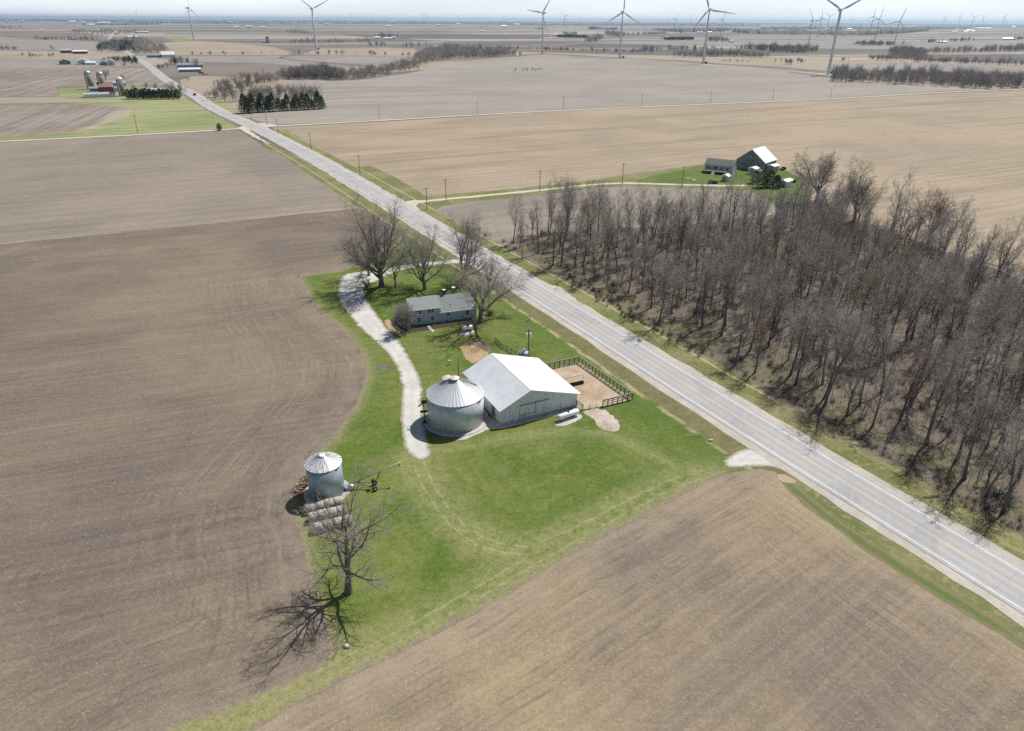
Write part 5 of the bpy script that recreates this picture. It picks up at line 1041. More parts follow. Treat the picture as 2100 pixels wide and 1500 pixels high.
# clumps and hedgerows of bare trees: (count, start, end, spread m, scale, label)
rows = [(9, (506, 214), (640, 206), 8, 1.0, 'bare tree standing behind the dark spruce windbreak row'), (7, (455, 184), (490, 178), 6, .85, 'bare tree in the creek-side clump behind the highway verge'), (7, (500, 168), (543, 166), 6, .85, 'bare tree in the clump on the rim of the grey field'), (6, (724, 154), (752, 150), 6, .8, 'bare tree in the small clump beyond the grey field'), (8, (745, 152), (810, 144), 7, .85, 'bare tree in the grove beyond the grey field'), (4, (822, 142), (842, 139), 5, 1.0, 'bare tree in the tight upright clump by the pale field'),
 (10, (385, 114), (560, 114), 3, .65, 'small bare tree in the straight field-edge row left of the second turbine'), (9, (590, 113), (700, 113), 3, .8, 'bare tree in the field-edge row at the foot of the second turbine'), (9, (710, 113), (845, 117), 4, .8, 'bare tree in the field-edge row right of the second turbine'), (7, (1066, 148), (1113, 144), 4, .35, 'small bush in the thin row crossing the grey field'), (8, (1480, 127), (1530, 128), 6, .35, 'low bush in the valley beside the fifth turbine'), (6, (1592, 134), (1618, 132), 6, .8, 'bare tree in the open valley clump before the tree line'),
 (6, (760, 97), (800, 96), 8, 1.1, 'bare tree in the clump below the white farm buildings'), (6, (825, 99), (862, 98), 8, 1.1, 'bare tree in the clump left of the small white barn'), (5, (1640, 130), (1650, 129), 5, .7, 'bare tree in the small valley clump left of the big turbine'), (4, (1725, 127), (1740, 125), 5, .7, 'bare tree in the small valley clump right of the big turbine')]
for n, a, b, spd, sc, lab in rows:
    A, B = Vector(at(*a)), Vector(at(*b))
    for i in range(n):
        p = A.lerp(B, (i + Rw.random()) / n) + Vector((Rw.gauss(0, spd), Rw.gauss(0, spd)))
        k = Rw.choice(yp + [protos[0], protos[3]] if sc > .5 else yp); dup(k, (p.x, p.y, .02), Rw.random() * 6.28, lab, lab.replace('bare tree', 'bare trees').replace('small bush', 'small bushes').replace('low bush', 'low bushes'), sc * Rw.uniform(.75, 1.1) * (1.15 if k in yp else .85))

# ------------------------------------------------------------------ farms
def silo(label, x, y, ty, w, cap):
    g = at(x, y); h = hgt(x, y, ty); e = thing('silo', label, 'silo', (*g, .02)); r = w / 2
    MB().tube([(0, 0, 0), (0, 0, h - r * .8)], r, 24).build('stave_wall', simple('silo_concrete', (.21, .20, .19), .15, .4, .9), e, True)
    MB().lathe([(r * 1.03, h - r * .8), (r * .95, h - r * .45), (r * .7, h - r * .15), (r * .3, h - .02), (.1, h)], 24).build('dome', cap, e, True)
    MB().box(-.5, .5, -r - .55, -r + .05, 0, h - r).build('chute', M_galv, e); return e
silo('leftmost concrete silo with silver dome and a pale chute', 187, 183, 145, 6.4, M_galv); silo('middle concrete silo between the two others', 213, 189, 147, 6.2, M_galv); silo('right concrete silo with white dome by the windbreak', 252, 197, 158, 5.8, M_tank)
B = [ # name, label, cat, px, py, rz deg, w, l, he, hr, wall, roof
 ('shed', 'long low white shed in front of the silos', 'shed', 205, 199, 92, 8, 25, 2.6, 3.8, W_white, R_grey), ('barn', 'rusty red-roofed barn between the silos', 'barn', 219, 189, 88, 12, 13, 5, 9, W_red, R_red), ('shed', 'long pale grey shed behind the silos', 'shed', 229, 177, 92, 9, 26, 3.2, 5, W_grey, R_grey), ('shed', 'small blue-green shed under the left silo', 'shed', 196, 187, 90, 6, 10, 2.6, 4, W_green, R_blue), ('shed', 'tiny white shed beside the right silo', 'shed', 240, 187, 80, 6, 8, 3, 4.6, W_white, R_blue),
 ('house', 'grey-roofed house behind the cedar windbreak', 'house', 314, 193, 90, 9, 22, 3, 5, W_blue, R_grey), ('shed', 'dark red machine shed with pale gabled roof', 'shed', 138, 109, 80, 18, 20, 5, 8, W_red, R_grey), ('shed', 'long dark red shed with white roof', 'shed', 165, 110.5, 90, 12, 26, 4.5, 6.5, W_red, R_white),
 ('shed', 'green-walled shed, leftmost of the white farm', 'shed', 134, 132, 0, 15, 16, 4.5, 7, W_green, R_green := R_blue), ('shed', 'arched white shed next to the green-walled shed', 'shed', 172, 132, 0, 16, 18, 5, 8, W_white, R_white), ('house', 'low white house between the white sheds', 'house', 187, 133, 80, 8, 14, 3, 5, W_white, R_white), ('house', 'grey-blue house beside the tall white gabled shed', 'house', 214, 134, 0, 12, 12, 3.4, 6, W_blue, R_grey), ('shed', 'tall white gabled shed on the road side of the white farm', 'shed', 228, 134, 0, 11, 13, 5.5, 9, W_white, R_white),
 ('shed', 'long teal shed beside the white-roofed barn', 'shed', 318, 118, 88, 10, 26, 3.6, 5.8, W_green, R_blue), ('barn', 'white barn with broad white roof by the highway bend', 'barn', 346, 118, 88, 14, 22, 5, 10, W_white, R_white), ('shed', 'blue-grey roofed machine shed of the farm by the cars', 'shed', 390, 139, 90, 12, 34, 4, 6, W_grey, R_blue), ('shed', 'white-roofed blue shed nearest the parked cars', 'shed', 390, 147.5, 90, 9, 27, 3.2, 5, W_blue, R_white),
 ('house', 'white house hidden among the dark roadside trees', 'house', 245, 104, 90, 10, 22, 3, 5, W_white, R_grey), ('shed', 'long white poultry barn near the far highway bend', 'shed', 290, 68, 90, 16, 60, 5, 8, W_white, R_white), ('shed', 'white shed beside a dark silo at the far bend', 'shed', 272, 78.5, 90, 14, 36, 4, 7, W_white, R_white), ('shed', 'small white and green farm shed in the pale field', 'shed', 150, 82, 90, 12, 26, 4, 7, W_white, R_green), ('shed', 'low white farm shed under the left trees', 'shed', 196, 64, 90, 16, 56, 5, 8, W_white, R_white),
 ('barn', 'small white barn at the head of the dark wood strip', 'barn', 898, 101, 60, 11, 14, 5, 9, W_white, R_white), ('shed', 'dark shed beside the blue far silo', 'shed', 545, 88, 90, 8, 22, 3, 5, W_dark, R_blue), ('shed', 'largest white shed of the farm below the horizon trees', 'shed', 796, 81, 90, 12, 30, 4, 7, W_white, R_white), ('shed', 'white shed left in the farm below the horizon trees', 'shed', 774, 80, 90, 12, 22, 4, 8, W_white, R_white), ('shed', 'rightmost white shed of the farm below the horizon trees', 'shed', 808, 80, 60, 10, 16, 5, 9, W_white, R_white),
 ('shed', 'white shed at the left end of a dark distant windbreak', 'shed', 1139, 74, 80, 12, 26, 5, 9, W_white, R_white), ('shed', 'white shed by the short dark distant windbreak', 'shed', 1371, 80, 80, 12, 20, 5, 9, W_white, R_white), ('house', 'small white house at the end of a distant grey grove', 'house', 1500, 87.5, 70, 11, 16, 4, 8, W_white, R_white), ('shed', 'lone bright white shed in the right distance', 'shed', 1931, 88, 90, 14, 30, 4, 6, W_white, R_white), ('shed', 'long white-roofed shed at the right frame edge', 'shed', 2069, 81.5, 90, 14, 48, 4, 7, W_blue, R_white), ('shed', 'long white distant barn under the turbines on the right', 'shed', 2018, 59, 90, 22, 160, 6, 10, W_white, R_white)]
for nm, lab, cat, x, y, rz, w, l, he, hr, wm, rm in B:
    dist = at(x, y)[1]; az = math.atan2(at(x, y)[0], at(x, y)[1])
    gable(nm if nm != 'barn' else 'field_barn', lab, cat, (*at(x, y), .02), math.radians(rz) - az, w, l, he, hr, wm, rm, [('f', 0, 0, w * .3, he * .75), ('r', 0, 0, min(4, l * .2), he * .75)], [] if cat != 'house' else [('r', -l * .3, 1, 1.2, 1.2), ('r', l * .3, 1, 1.2, 1.2)])
silo('dark blue upright silo in the middle distance', 549.5, 88.5, 75, 9, simple('blue_enamel', (.06, .10, .2), .1)); silo('dark silo among the white sheds at the far bend', 276, 80, 74, 8, M_darkst)
for i, (x, y) in enumerate([(412, 151), (418, 153), (421.5, 154.5)]): vehicle(['dark pickup beside the blue sheds', 'dark car between two vehicles near the blue sheds', 'white car farthest right of the blue sheds'][i], G3(x, y), .4 * i, [Pk, Pk, Pw][i], 'truck' if i == 0 else 'car', 1.3)
# bins on the left horizon
gb = None
for i, (x, y) in enumerate([(15.5, 47), (26.5, 47), (41, 47), (47.5, 47)]):
    g = at(x, y); lab = 'tall distant grain bin on the left horizon, ' + ['leftmost of four', 'second of four', 'third of four', 'rightmost of four'][i]; s = g[1] / 1400 * .9
    if gb is None:
        gb = thing('distant_bin', lab, 'grain bin', (*g, 0), 0, 'grain bins on the left horizon'); MB().tube([(0, 0, 0), (0, 0, 26)], 12, 20).build('wall', M_galv, gb); MB().lathe([(12.5, 26), (1, 34), (.5, 34.5)], 20).build('roof', M_tank, gb); gb.scale = (1.2, 1.2, 1)
    else: dup(gb, (*g, 0), 0, lab)
# tiny white farm buildings dotted far away
tiny = [(85, 62, 20), (155, 43, 60), (165, 44, 70), (148, 47, 90), (172, 47, 60), (205, 49, 60), (218, 50, 90), (187, 53.5, 60), (343, 47, 60), (475, 47, 70), (486, 57, 40), (511, 57, 50), (672, 51, 60), (1033, 56, 60), (797, 56, 60), (940, 51, 60), (900, 54, 60), (1060, 52, 70), (1226, 52, 60), (1436, 69, 36), (1455, 68, 30), (1696, 61, 40), (1742, 61, 40), (1958, 67, 34), (1981, 66, 30), (1986, 63, 30), (1995, 65, 26), (1962, 62, 30), (2078, 56, 60), (2090, 55, 60), (1170, 57, 30), (990, 66, 30), (540, 58, 40)]
tb = gable('distant_building', 'x', 'farm building', (0, 0, 0), 0, 10, 24, 4, 7, W_white, R_white, [('r', 0, 0, 4, 3)], [], 'tiny white farm buildings near the horizon', .3)
for i, (x, y, w) in enumerate(tiny):
    g = at(x, y); rz = math.radians(90) - math.atan2(g[0], g[1]) + Rw.uniform(-.4, .4); s = w / 24.
    if i == 0: tb.location = (*g, 0); tb.rotation_euler[2] = rz; tb.scale = (s,) * 3; tb['label'] = 'tiny white farm building far off near the horizon'
    else: dup(tb, (*g, 0), rz, 'tiny white farm building far off near the horizon', None, s)

# ------------------------------------------------------------------ wind turbines
TW = simple('turbine_white', (.66, .68, .70), .03, .05, .45)
def blade_mesh():
    m = MB(); st = [(0, 1.1, 1.1, 0), (2.5, 1.2, 1.0, .1), (8, 3.2, .7, .32), (18, 2.2, .42, .2), (30, 1.4, .25, .08), (40, .8, .14, .02), (43, .3, .06, 0)]; n = 8; vs = []
    for z, c, t, tw in st:
        for k in range(n):
            a = 2 * math.pi * k / n; x = math.cos(a) * c / 2 + (c * .18 if z > 4 else 0); y = math.sin(a) * t / 2; vs.append((x * math.cos(tw) - y * math.sin(tw), x * math.sin(tw) + y * math.cos(tw), z))
    fs = [((i) * n + k, i * n + (k + 1) % n, (i + 1) * n + (k + 1) % n, (i + 1) * n + k) for i in range(len(st) - 1) for k in range(n)] + [tuple(range((len(st) - 1) * n, len(st) * n))]
    m.add(vs, fs); return m
HUBH = 78.0
def turbine_proto(label, loc):
    e = thing('wind_turbine', label, 'wind turbine', loc)
    MB().tube([(0, 0, -12), (0, 0, 0), (0, 0, 40), (0, 0, HUBH - 1.6)], [2.2, 2.15, 1.75, 1.25], 24, True).build('tower', TW, e, True)
    MB().box(-1.7, 1.7, -2.2, 7.0, HUBH - 1.7, HUBH + 1.9).build('nacelle', TW, e)
    h = MB().tube([(0, 0, 0), (0, -1.6, 0), (0, -2.6, 0), (0, -3.1, 0)], [1.6, 1.5, 1.0, .2], 16).build('hub', TW, e, True); h.location = (0, -2.2, HUBH)
    b0 = blade_mesh().build('blade', TW, e, True)
    for k in range(3):
        b = b0 if k == 0 else b0.copy()
        if k: COL.objects.link(b); b.parent = e
        b.location = (0, -3.6, HUBH)
    return e
TL = [((387, 17), (398, 82), 88, 55, 'wind turbine beyond the highway village, far left in the photo'), ((638, 18), (649, 103), 25, 20, 'wind turbine rising over the winding dark field strip'), ((1114, 27), (1113, 112), 52, -38, 'wind turbine at the crest of the grey field, left of centre pair'), ((1275, 25), (1271, 120), 90, 20, 'wind turbine with one blade straight up over the grey field'), ((1457, 20), (1442, 131.5), 112, -15, 'wind turbine on the gravel track right of the straight-up one'), ((1725, 21), (1698, 153), 30, 15, 'largest wind turbine, at the left end of the bare tree line'),
 ((1666.5, 43), (1657.7, 98), 5, 40, 'mid-distance turbine whose base meets a hedgerow'), ((1685.7, 37), (1678, 76.6), 98, 25, 'mid-distance turbine just behind the big turbine blades'), ((1701.4, 33.7), (1696, 64), 28, 15, 'small turbine hidden partly behind the largest turbine'), ((1746.8, 38), (1744, 55), 90, 10, None), ((1791.5, 34), (1784, 69), 88, 15, 'slim turbine left of two close mid-distance turbines'), ((1803.5, 38.7), (1793, 84), 80, 20, 'middle one of the mid-distance turbine trio on the right'), ((1845, 44), (1833, 100), 75, 10, 'nearest turbine of the mid-distance trio on the right'),
 ((1937, 37), (1933, 56), 85, 20, None), ((1968, 36), (1964, 57), 75, 20, None), ((1998, 35), (1992, 57), 25, 10, None), ((2016, 36), (2013, 55), 20, 10, None), ((2060, 36), (2054, 59), 60, 20, None), ((1384, 38.6), (1382.5, 64.5), 65, 25, 'pale turbine between the straight-up one and the gravel track one'), ((1369, 40), (1368, 52), 80, 20, None), ((1415, 37), (1414, 52), 20, 15, None), ((1481.6, 40), (1477, 77), 68, 25, 'pale turbine just right of the gravel track turbine'), ((1157.6, 33.5), (1157.6, 59), 20, 20, None), ((1033, 35), (1033.5, 49), 25, 20, None), ((1254, 38), (1255, 49), 85, 20, None), ((652, 33), (651, 44), 20, 20, None), ((721, 33), (721, 45), 90, 20, None), ((736.5, 33), (736.8, 45), 95, 20, None), ((867.5, 30.7), (869, 46), 30, 20, None), ((876, 33), (876.5, 45), 60, 20, None), ((979, 34.7), (980, 48), 95, 20, None), ((282, 27), (283.4, 46), 80, 20, None)]
nums = ['first', 'second', 'third', 'fourth', 'fifth', 'sixth', 'seventh', 'eighth', 'ninth', 'tenth', 'eleventh', 'twelfth', 'thirteenth', 'fourteenth', 'fifteenth', 'sixteenth', 'seventeenth', 'eighteenth', 'nineteenth', 'twentieth']
order = sorted([t[0][0] for t in TL if t[4] is None]); tp = None
for (hx, hy), (bx, by), a0, yaw, lab in TL:
    if lab is None: lab = 'tiny faint wind turbine on the horizon, %s of the faint ones from the left' % nums[order.index(hx)]
    d = ray(hx, hy); hh = math.hypot(d[0], d[1]); lo, hi = 300., 30000.
    for _ in range(50):
        D = (lo + hi) / 2; s = D / hh; zh = CAMH + d[2] * s; q = proj((d[0] * s, d[1] * s, zh - HUBH))[1]
        if q - hy > by - hy: lo = D
        else: hi = D
    s = D / hh; zh = CAMH + d[2] * s; zb = zh - HUBH; sc = 1.0
    if zb > .2 or zb < -11.5 or True:
        if zb > .2:
            g = at(bx, by); loc = (g[0], g[1], 0); sc = hgt(bx, by, hy) / HUBH
        else: loc = (d[0] * s, d[1] * s, max(zb, -11.5))
    az = math.atan2(loc[0], loc[1]); rz = -az + math.radians(yaw)
    if tp is None: tp = e = turbine_proto(lab, loc); e.rotation_euler[2] = rz; e.scale = (sc,) * 3; _ = _KIDS.setdefault(tp.name, list(tp.children))
    else: e = dup(tp, loc, rz, lab, None, sc)
    e['group'] = 'wind turbines'; k = 0
    for c in [o for o in e.children if o.name.startswith('blade')]:
        c.rotation_euler = (0, math.radians(90 - (a0 + 120 * k)), 0); k += 1
M_pad = M_gravel
flat('turbine_pad', jag([(at(1698, 153)[0] + 14 * math.cos(a), at(1698, 153)[1] + 14 * math.sin(a)) for a in np.linspace(0, 6.28, 12)[:-1]], 4, .5, 61), .07, M_pad)
ribbon('turbine_track', smooth(ats([(1442, 132.5), (1520, 137.5), (1600, 143), (1698, 153.5)]), 1, False), [-3, 0, 3], .06, M_pad)
for x, y in ((1278, 119.5), (1447, 131), (653, 102), (1703, 151)):
    e = thing('transformer_box', 'dark green transformer box at the foot of ' + {1278: 'the straight-up-bladed turbine', 1447: 'the gravel track turbine', 653: 'the turbine by the winding dark field', 1703: 'the largest turbine'}[x], 'transformer', (*at(x, y), 0)); MB().box(-2, 2, -1.6, 1.6, 0, 3.2).build('cabinet', simple('transformer_green_%d' % x, (.03, .04, .035), .1), e); MB().box(-2.2, 2.2, -1.8, 1.8, -.02, .18).build('pad', M_conc, e)

# ------------------------------------------------------------------ middle and far fields, laid one over the other
far = [
 ('bean_field_left', [(-700, 300), (0, 287), (170, 281.5), (330, 272), (487, 262.5), (440, 235), (385, 203), (378, 198), (255, 205), (120, 214), (0, 216), (-700, 230)], M_grn),
 ('striped_field', [(-700, 296), (0, 281), (100, 277), (145, 271), (190, 256), (235, 236), (266, 222), (180, 214), (0, 218), (-700, 226)], M_str),
 ('grass_track', [(150, 271), (175, 269), (225, 252), (262, 235), (270, 223), (250, 226), (205, 250)], M_tan),
 ('tan_strip', [(-700, 220), (0, 213), (150, 210), (250, 209), (255, 204), (160, 203), (120, 199), (-700, 208)], M_tan),
 ('yard_ground', [(150, 203), (260, 203), (375, 200), (372, 192), (330, 180), (250, 172), (160, 180), (120, 180), (118, 198)], M_grn),
 ('striped_field', [(-700, 205), (0, 198), (120, 198), (115, 178), (240, 176), (330, 178), (345, 168), (325, 150), (300, 138), (0, 138), (-700, 142)], M_str),
 ('dark_field', [(-700, 142), (0, 137), (300, 137), (280, 120), (0, 120), (-700, 122)], M_gry),
 ('tan_field', [(-700, 121), (0, 119.5), (270, 119), (262, 108), (0, 104), (-700, 106)], M_tan),
 ('grey_field', [(-700, 106), (0, 103), (180, 104), (260, 104), (225, 88), (180, 84), (60, 80), (0, 76), (-700, 74)], M_gry),
 ('dark_field', [(-700, 74), (0, 76), (60, 80), (190, 82), (215, 74), (160, 67), (0, 65.5), (-700, 64)], M_brn),
 ('creek_ground', [(395, 198), (430, 205), (480, 236), (505, 238), (600, 163), (560, 160), (470, 158), (400, 155), (370, 165), (372, 180)], M_tan),
 ('brown_field', [(350, 158), (420, 156), (600, 163), (730, 158), (650, 138), (520, 127), (400, 126), (340, 128), (325, 140), (335, 150)], M_brn),
 ('grey_field', [(400, 127), (520, 128), (650, 139), (700, 146), (800, 138), (850, 128), (830, 116), (700, 114), (560, 115), (400, 115), (320, 113), (325, 122)], M_gry),
 ('tan_field', [(320, 113), (560, 114), (600, 112), (560, 92), (400, 84), (330, 88), (290, 100), (300, 110)], M_tan),
 ('dark_field_strip', [(500, 90), (560, 93), (620, 99), (660, 102), (700, 108), (640, 113), (590, 117), (570, 119), (600, 122), (690, 129), (780, 136), (760, 138), (680, 132), (600, 125), (572, 120), (600, 108), (560, 97)], M_brn),
 ('pale_field', [(620, 112), (860, 117), (850, 100), (800, 99), (650, 101)], M_tan),
 ('tan_crest', [(850, 128), (970, 124), (1060, 117), (1113, 112), (1270, 120), (1180, 117), (1060, 121), (900, 140), (800, 150), (780, 148)], M_tan),
 ('valley_ground', [(1060, 114), (1113, 110), (1270, 118), (1443, 130), (1560, 142), (1690, 155), (1760, 160), (2000, 165), (2100, 166), (2500, 170), (2500, 128), (2000, 128), (1700, 122), (1500, 117), (1300, 113), (1050, 106)], M_tan),
 ('brown_field', [(1300, 121), (1443, 131), (1560, 141), (1690, 153), (1700, 146), (1600, 137), (1480, 131), (1400, 124)], M_brn),
 ('grey_field', [(1730, 130), (1900, 130), (2100, 136), (2600, 140), (2600, 166), (2100, 162), (1900, 156), (1700, 150), (1690, 140)], M_gry),
 ('tan_track', [(1700, 153), (1760, 160), (1670, 168), (1655, 170), (1700, 172), (1810, 173), (1810, 170), (1700, 169), (1760, 163)], M_tan),
 ('dark_field', [(1850, 112), (2100, 112), (2600, 114), (2600, 132), (2100, 130), (1900, 125), (1840, 120)], M_drk),
 ('dark_field', [(700, 72), (900, 69), (1100, 72), (1130, 74), (1100, 80), (900, 80), (780, 79)], M_drk),
 ('dark_field', [(1140, 95), (1200, 90), (1300, 90), (1420, 95), (1340, 97), (1230, 98)], M_drk),
 ('pale_field', [(1150, 88), (1300, 84), (1600, 82), (1900, 84), (2100, 86), (2600, 88), (2600, 100), (2000, 104), (1700, 100), (1500, 96), (1350, 92)], M_gry),
 ('green_patch', [(340, 79), (360, 76), (385, 79), (400, 83), (360, 85)], M_grn),
 ('green_patch', [(1575, 150), (1590, 152), (1612, 164), (1640, 170), (1610, 168), (1590, 158)], M_grn),
 ('green_patch', [(427, 200), (436, 199), (478, 220), (486, 232), (470, 232), (440, 214)], M_grn),
]
zc = -.095
for nm, pts, M in far:
    zc += .0035; flat(nm, jag(ats(pts), 60, 2.0, 70), zc, M)
flat('grass_patch', jag(ats([(548, 276), (560, 270), (498, 238), (486, 238), (500, 250), (534, 262)]), 3, .2, 72), .018, M_grn)
flat('farm_lawn', jag(ats([(1300, 375), (1340, 360), (1440, 340), (1510, 331), (1600, 345), (1660, 375), (1650, 410), (1600, 425), (1550, 400), (1530, 384), (1450, 379), (1320, 375)]), 4, .4, 73), .032, far_mat('bright_lawn', (.085, .135, .025), (.135, .17, .05), 0, .2, 6))

# ------------------------------------------------------------------ bare woods too thick to count, hedgerows, tree lines on the horizon
def fill(poly, n, sc=(.8, 1.2), ks=5):
    P = np.array(ats(poly)); lo, hi = P.min(0), P.max(0); out = []
    while len(out) < n:
        Q = np.column_stack([rng.uniform(lo[0], hi[0], 4000), rng.uniform(lo[1], hi[1], 4000)]); Q = Q[inside(Q, P)][:n - len(out)]
        out += [(q[0], q[1], -.05, int(rng.integers(ks)), float(rng.uniform(*sc)), float(rng.uniform(0, 6.28)), 1.) for q in Q]
    return out
def line(pts, n, wid, sc=(.7, 1.1)):
    P = np.array(ats(pts)); L = np.hypot(*np.diff(P, axis=0).T); c = np.concatenate([[0], np.cumsum(L)]); out = []
    for t in rng.uniform(0, c[-1], n):
        k = min(np.searchsorted(c, t, 'right') - 1, len(L) - 1); q = P[k] + (P[k + 1] - P[k]) * (t - c[k]) / L[k] + rng.normal(0, wid, 2)
        out.append((q[0], q[1], -.05, int(rng.integers(5)), float(rng.uniform(*sc)), float(rng.uniform(0, 6.28)), 1.))
    return out
def wood(nm, pl, label, mats=None):
    pl = [(a, b, c, d, e * (.72 + .45 * float(rng.random())), f, .8 + .4 * float(rng.random())) for a, b, c, d, e, f, g in pl[::1] if rng.random() < .8]
    return mass(nm, src_t, pl, mats or [M_farw, M_twig], label, 'trees')
wood('creek_trees', line([(445, 205), (470, 190), (510, 178), (545, 171)], 60, 7, (.6, 1.)) + line([(500, 208), (560, 200), (650, 203)], 45, 8, (.8, 1.2)), 'mixed bare trees between the creek and the spruce windbreak')
wood('treeline', fill([(1700, 168), (1790, 171), (1900, 177), (2030, 183), (2110, 180), (2500, 168), (2500, 150), (2100, 170), (2000, 168), (1900, 163), (1800, 160), (1720, 156)], 950, (.95, 1.45)), 'long thick line of bare trees behind the tan field on the right')
wood('copse', fill([(572, 162), (600, 165), (660, 163), (705, 164), (716, 165), (700, 157), (660, 149), (620, 152)], 330, (.7, 1.15)), 'dark bare copse on the far rim of the grey field')
wood('copse', line([(540, 170), (575, 165)], 40, 7, (.6, 1.)) + line([(716, 164), (740, 156), (800, 148), (850, 134)], 170, 9, (.6, 1.05)) + line([(760, 158), (800, 154)], 30, 4, (.4, .6)), 'straggling bare creek trees linking the copse to the wood strip')
wood('copse', fill([(845, 130), (880, 129), (930, 122), (1000, 119), (1060, 115), (1050, 112), (980, 108), (920, 100), (890, 108), (850, 122)], 750, (.9, 1.4)), 'broad bare wood strip running up to the left of the third turbine')
wood('grove', fill([(200, 108), (285, 108), (275, 96), (262, 88), (225, 92), (205, 98)], 260, (.9, 1.4)), 'bare grove left of the highway bend', [M_twig, M_needle])
wood('grove', fill([(284, 112), (345, 112), (345, 104), (320, 98), (300, 88), (285, 84), (270, 86), (275, 98)], 300, (.9, 1.4)), 'bare grove right of the highway bend')
wood('grove', fill([(235, 128), (284, 134), (280, 126), (262, 124), (200, 127)], 60, (.5, .9)), 'dark garden trees behind the white farm', [M_needle])
wood('grove', fill([(170, 76), (215, 76), (300, 70), (300, 66), (215, 62), (150, 62), (140, 66)], 170, (.9, 1.5)), 'dim village trees along the far highway')
wood('hedgerow', line([(72, 83), (130, 82.5), (160, 82)], 40, 6, (.9, 1.3)) + line([(165, 83), (200, 84)], 30, 6, (.9, 1.3)), 'ragged bare windbreak in the pale left field')
wood('hedgerow', line([(0, 103), (45, 103)], 22, 5) + line([(50, 117.5), (110, 117)], 16, 5, (.5, .8)), 'thin bare hedgerow at the left frame edge')
wood('hedgerow', line([(360, 132), (380, 134)], 14, 5, (.7, 1)) + line([(326, 141), (335, 142)], 6, 3, (.6, .8)), 'mixed dark trees around the blue sheds farm', [M_needle, M_twig])
wood('hedgerow', line([(600, 90), (700, 88), (760, 86)], 110, 14, (.8, 1.2)), 'scattered bare trees behind the second turbine')
wood('hedgerow', line([(1010, 100), (1130, 104), (1180, 105), (1300, 108), (1340, 109)], 190, 5, (.45, .8)) + line([(1315, 106), (1345, 107)], 22, 12, (1., 1.3)) + line([(1375, 105), (1480, 104)], 40, 10, (.8, 1.2)), 'low straggling hedgerow behind the centre turbines')
wood('hedgerow', line([(1395, 118), (1500, 115), (1560, 118), (1568, 119)], 230, 9, (.8, 1.2)), 'bare hedgerow behind the gravel track turbine')
wood('hedgerow', line([(1530, 103), (1570, 103.5), (1660, 107)], 210, 14, (1., 1.5)) + line([(1585, 108), (1660, 108)], 90, 14, (1., 1.4)), 'dense bare strip left of the mid-distance turbines')
wood('hedgerow', fill([(1820, 116), (1850, 124), (1880, 128), (1900, 128), (1890, 118), (1900, 111), (1840, 104)], 300, (1., 1.4)), 'bluish bare wood in the right valley')
wood('hedgerow', line([(1830, 110), (1900, 110), (2000, 108), (2060, 106), (2110, 104), (2300, 100)], 330, 10, (1., 1.5)) + line([(1785, 122), (1840, 125)], 50, 5, (.7, 1.)) + line([(1900, 128), (2000, 131), (2065, 134), (2200, 137)], 170, 5, (.6, 1.)), 'long hedgerows either side of the dark right-hand field')
for a, b, lab in (((1144, 77.5), (1203, 78.5), 'dark evergreen windbreak in the centre distance'), ((1363, 82.5), (1420, 82.5), 'short dark evergreen windbreak right of centre')):
    mass('windbreak', src_t, line([a, b], 200, 6, (.8, 1.1)), [M_needle], lab, 'trees')
wood('grove', fill([(1155, 76), (1182, 76), (1182, 70), (1155, 70)], 90, (1., 1.4)) + fill([(1198, 88), (1222, 89), (1240, 79), (1225, 77)], 130, (1., 1.4)) + fill([(1238, 72), (1280, 80), (1282, 71), (1245, 67)], 200, (1., 1.5)) + line([(1280, 73), (1360, 70)], 130, 25, (1., 1.4)), 'patches of bare wood in the centre distance')
wood('grove', fill([(1450, 86), (1495, 88), (1490, 82), (1452, 81)], 110, (1., 1.3)) + line([(1762, 93), (1830, 94)], 120, 14, (1., 1.3)) + line([(1902, 88), (1922, 88)], 30, 10, (1., 1.4)) + line([(1950, 86), (1985, 85)], 30, 10, (1., 1.4)) + line([(2080, 82), (2100, 82)], 30, 8, (1., 1.4)), 'small farm groves in the right distance')
wood('grove', line([(775, 77), (812, 77)], 50, 10, (1., 1.5)) + line([(0, 58), (42, 58)], 60, 16, (1., 1.5)) + line([(590, 66), (640, 71)], 80, 20, (.9, 1.3)) + line([(980, 57), (995, 57)], 20, 10) + line([(1100, 61), (1115, 61)], 30, 14, (1, 1.5)), 'small farm groves in the left distance')
def band(label, pts, hts, depth, seed, mat):
    """a far belt of woodland with a ragged top; (px, base py) stations"""
    r = np.random.default_rng(seed); P = np.array(ats(pts)); step = max(25., P[:, 1].mean() / 260.); A = jag(P, step, 0, 0, False); n = len(A); m = MB(); V = []
    for i, p in enumerate(A):
        d = p / np.hypot(*p); h = np.interp(i / n, np.linspace(0, 1, len(hts)), hts) * 1.45 * r.uniform(.68, 1.25); e = r.normal(0, depth * .12)
        for k, (o, z) in enumerate(((0, 0), (depth * .1, h * .62), (depth * .35, h), (depth * .7, h * r.uniform(.8, 1.1)), (depth, 0))): q = p + d * (o + e); V.append((q[0], q[1], z - .1))
    F = [(i * 5 + k, (i + 1) * 5 + k, (i + 1) * 5 + k + 1, i * 5 + k + 1) for i in range(n - 1) for k in range(4)]
    m.add(V, F); o = m.build('distant_woodland', mat); tag(o, label, 'woodland', kind='stuff'); return o
M_fw = simple('far_woodland', (.085, .085, .08), .35, .01, 1, c2=(.13, .125, .11), sc2=.004)
band('blue-hazed woodland belt along the left horizon', [(-900, 47), (0, 44), (120, 44.5), (300, 47), (480, 49)], [16, 16, 14, 12], 300, 1, M_fw)
band('thin hazy tree line along the centre-left horizon', [(420, 48.5), (600, 49), (800, 49.5), (1050, 51)], [16, 13, 12, 12], 400, 2, M_fw)
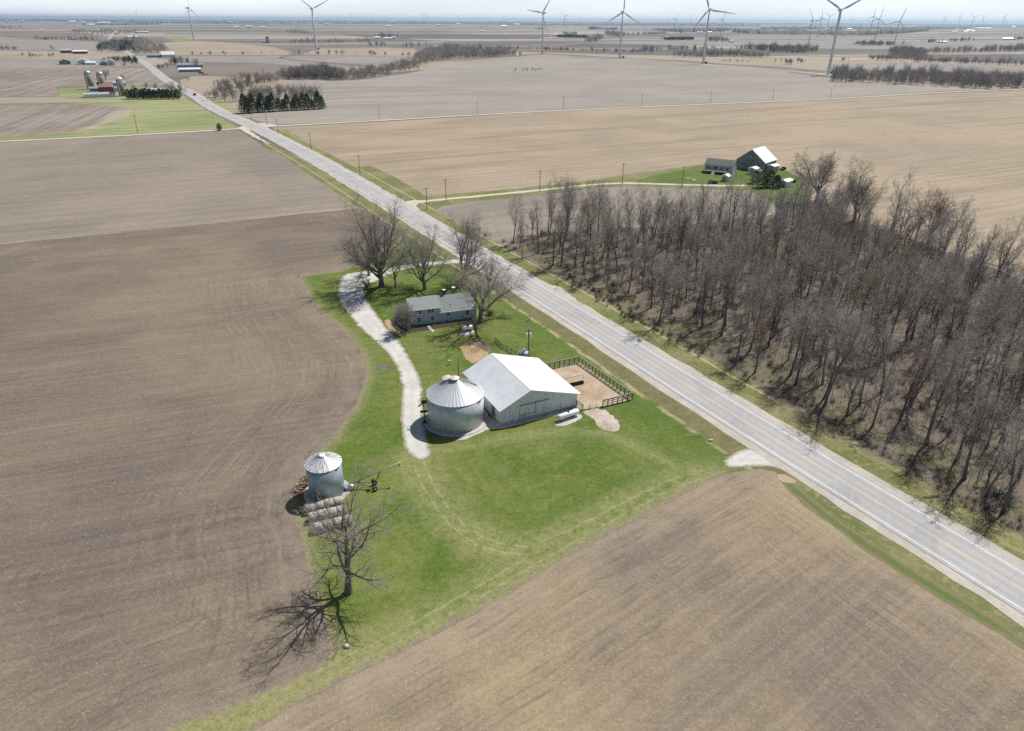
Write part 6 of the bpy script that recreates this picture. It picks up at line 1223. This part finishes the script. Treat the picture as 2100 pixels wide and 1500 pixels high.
band('hazy tree line along the centre-right horizon', [(1040, 51.5), (1200, 52.5), (1400, 53), (1560, 54)], [12, 13, 16, 14], 400, 3, M_fw)
band('dark blue wood mass on the centre-right skyline', [(1340, 62), (1400, 67), (1480, 65), (1500, 62)], [6, 14, 14, 8], 700, 4, M_fw)
band('deep blue woodland belt behind the mid-distance turbines', [(1502, 66), (1540, 69.5), (1600, 71), (1700, 72), (1770, 73), (1850, 69), (1905, 64)], [12, 14, 15, 15, 14, 12, 10], 900, 5, M_fw)
band('higher blue woodland belt on the right skyline', [(1560, 61), (1700, 60.5), (1850, 61), (1990, 60)], [14, 16, 14, 10], 900, 6, M_fw)
band('blue-hazed tree line at the right end of the horizon', [(1880, 56), (2000, 55.5), (2100, 56), (3000, 64)], [12, 14, 14, 14], 400, 7, M_fw)
band('low hazy woodland patches in the left distance', [(170, 51), (260, 51.5), (330, 50.5)], [9, 11, 9], 200, 8, M_fw)
band('faint farthest ridge of trees on the whole horizon', [(-1000, 42.5), (0, 41.4), (1050, 48.2), (2100, 52.5), (3000, 57)], [22, 22, 22, 22], 700, 9, M_fw)
band('small hazy wood left of the straight-up-bladed turbine', [(1206, 60), (1222, 60.5), (1236, 60)], [12, 13, 10], 150, 10, M_fw)
band('small hazy wood strip right of the straight-up-bladed turbine', [(1238, 60.5), (1266, 61)], [10, 10], 150, 11, M_fw)

for o in src_b + src_s + src_t: bpy.data.objects.remove(o, do_unlink=True)

# ------------------------------------------------------------------ the air itself
hm = bpy.data.materials.new('haze_air'); hm.use_nodes = True; ht = hm.node_tree; ht.nodes.clear(); ho_ = ht.nodes.new('ShaderNodeOutputMaterial'); pv = ht.nodes.new('ShaderNodeVolumePrincipled')
pv.inputs['Color'].default_value = (.62, .81, 1.0, 1); pv.inputs['Density'].default_value = 4.4e-5; pv.inputs['Anisotropy'].default_value = .35; ht.links.new(pv.outputs[0], ho_.inputs['Volume'])
hb = MB().box(-59000, 59000, -2900, 59000, -13.5, 150).build('haze', hm); hb['kind'] = 'stuff'; hb['label'] = 'thin bluish haze over the whole plain'; hb['category'] = 'haze'
print('objects', len(SC.objects))
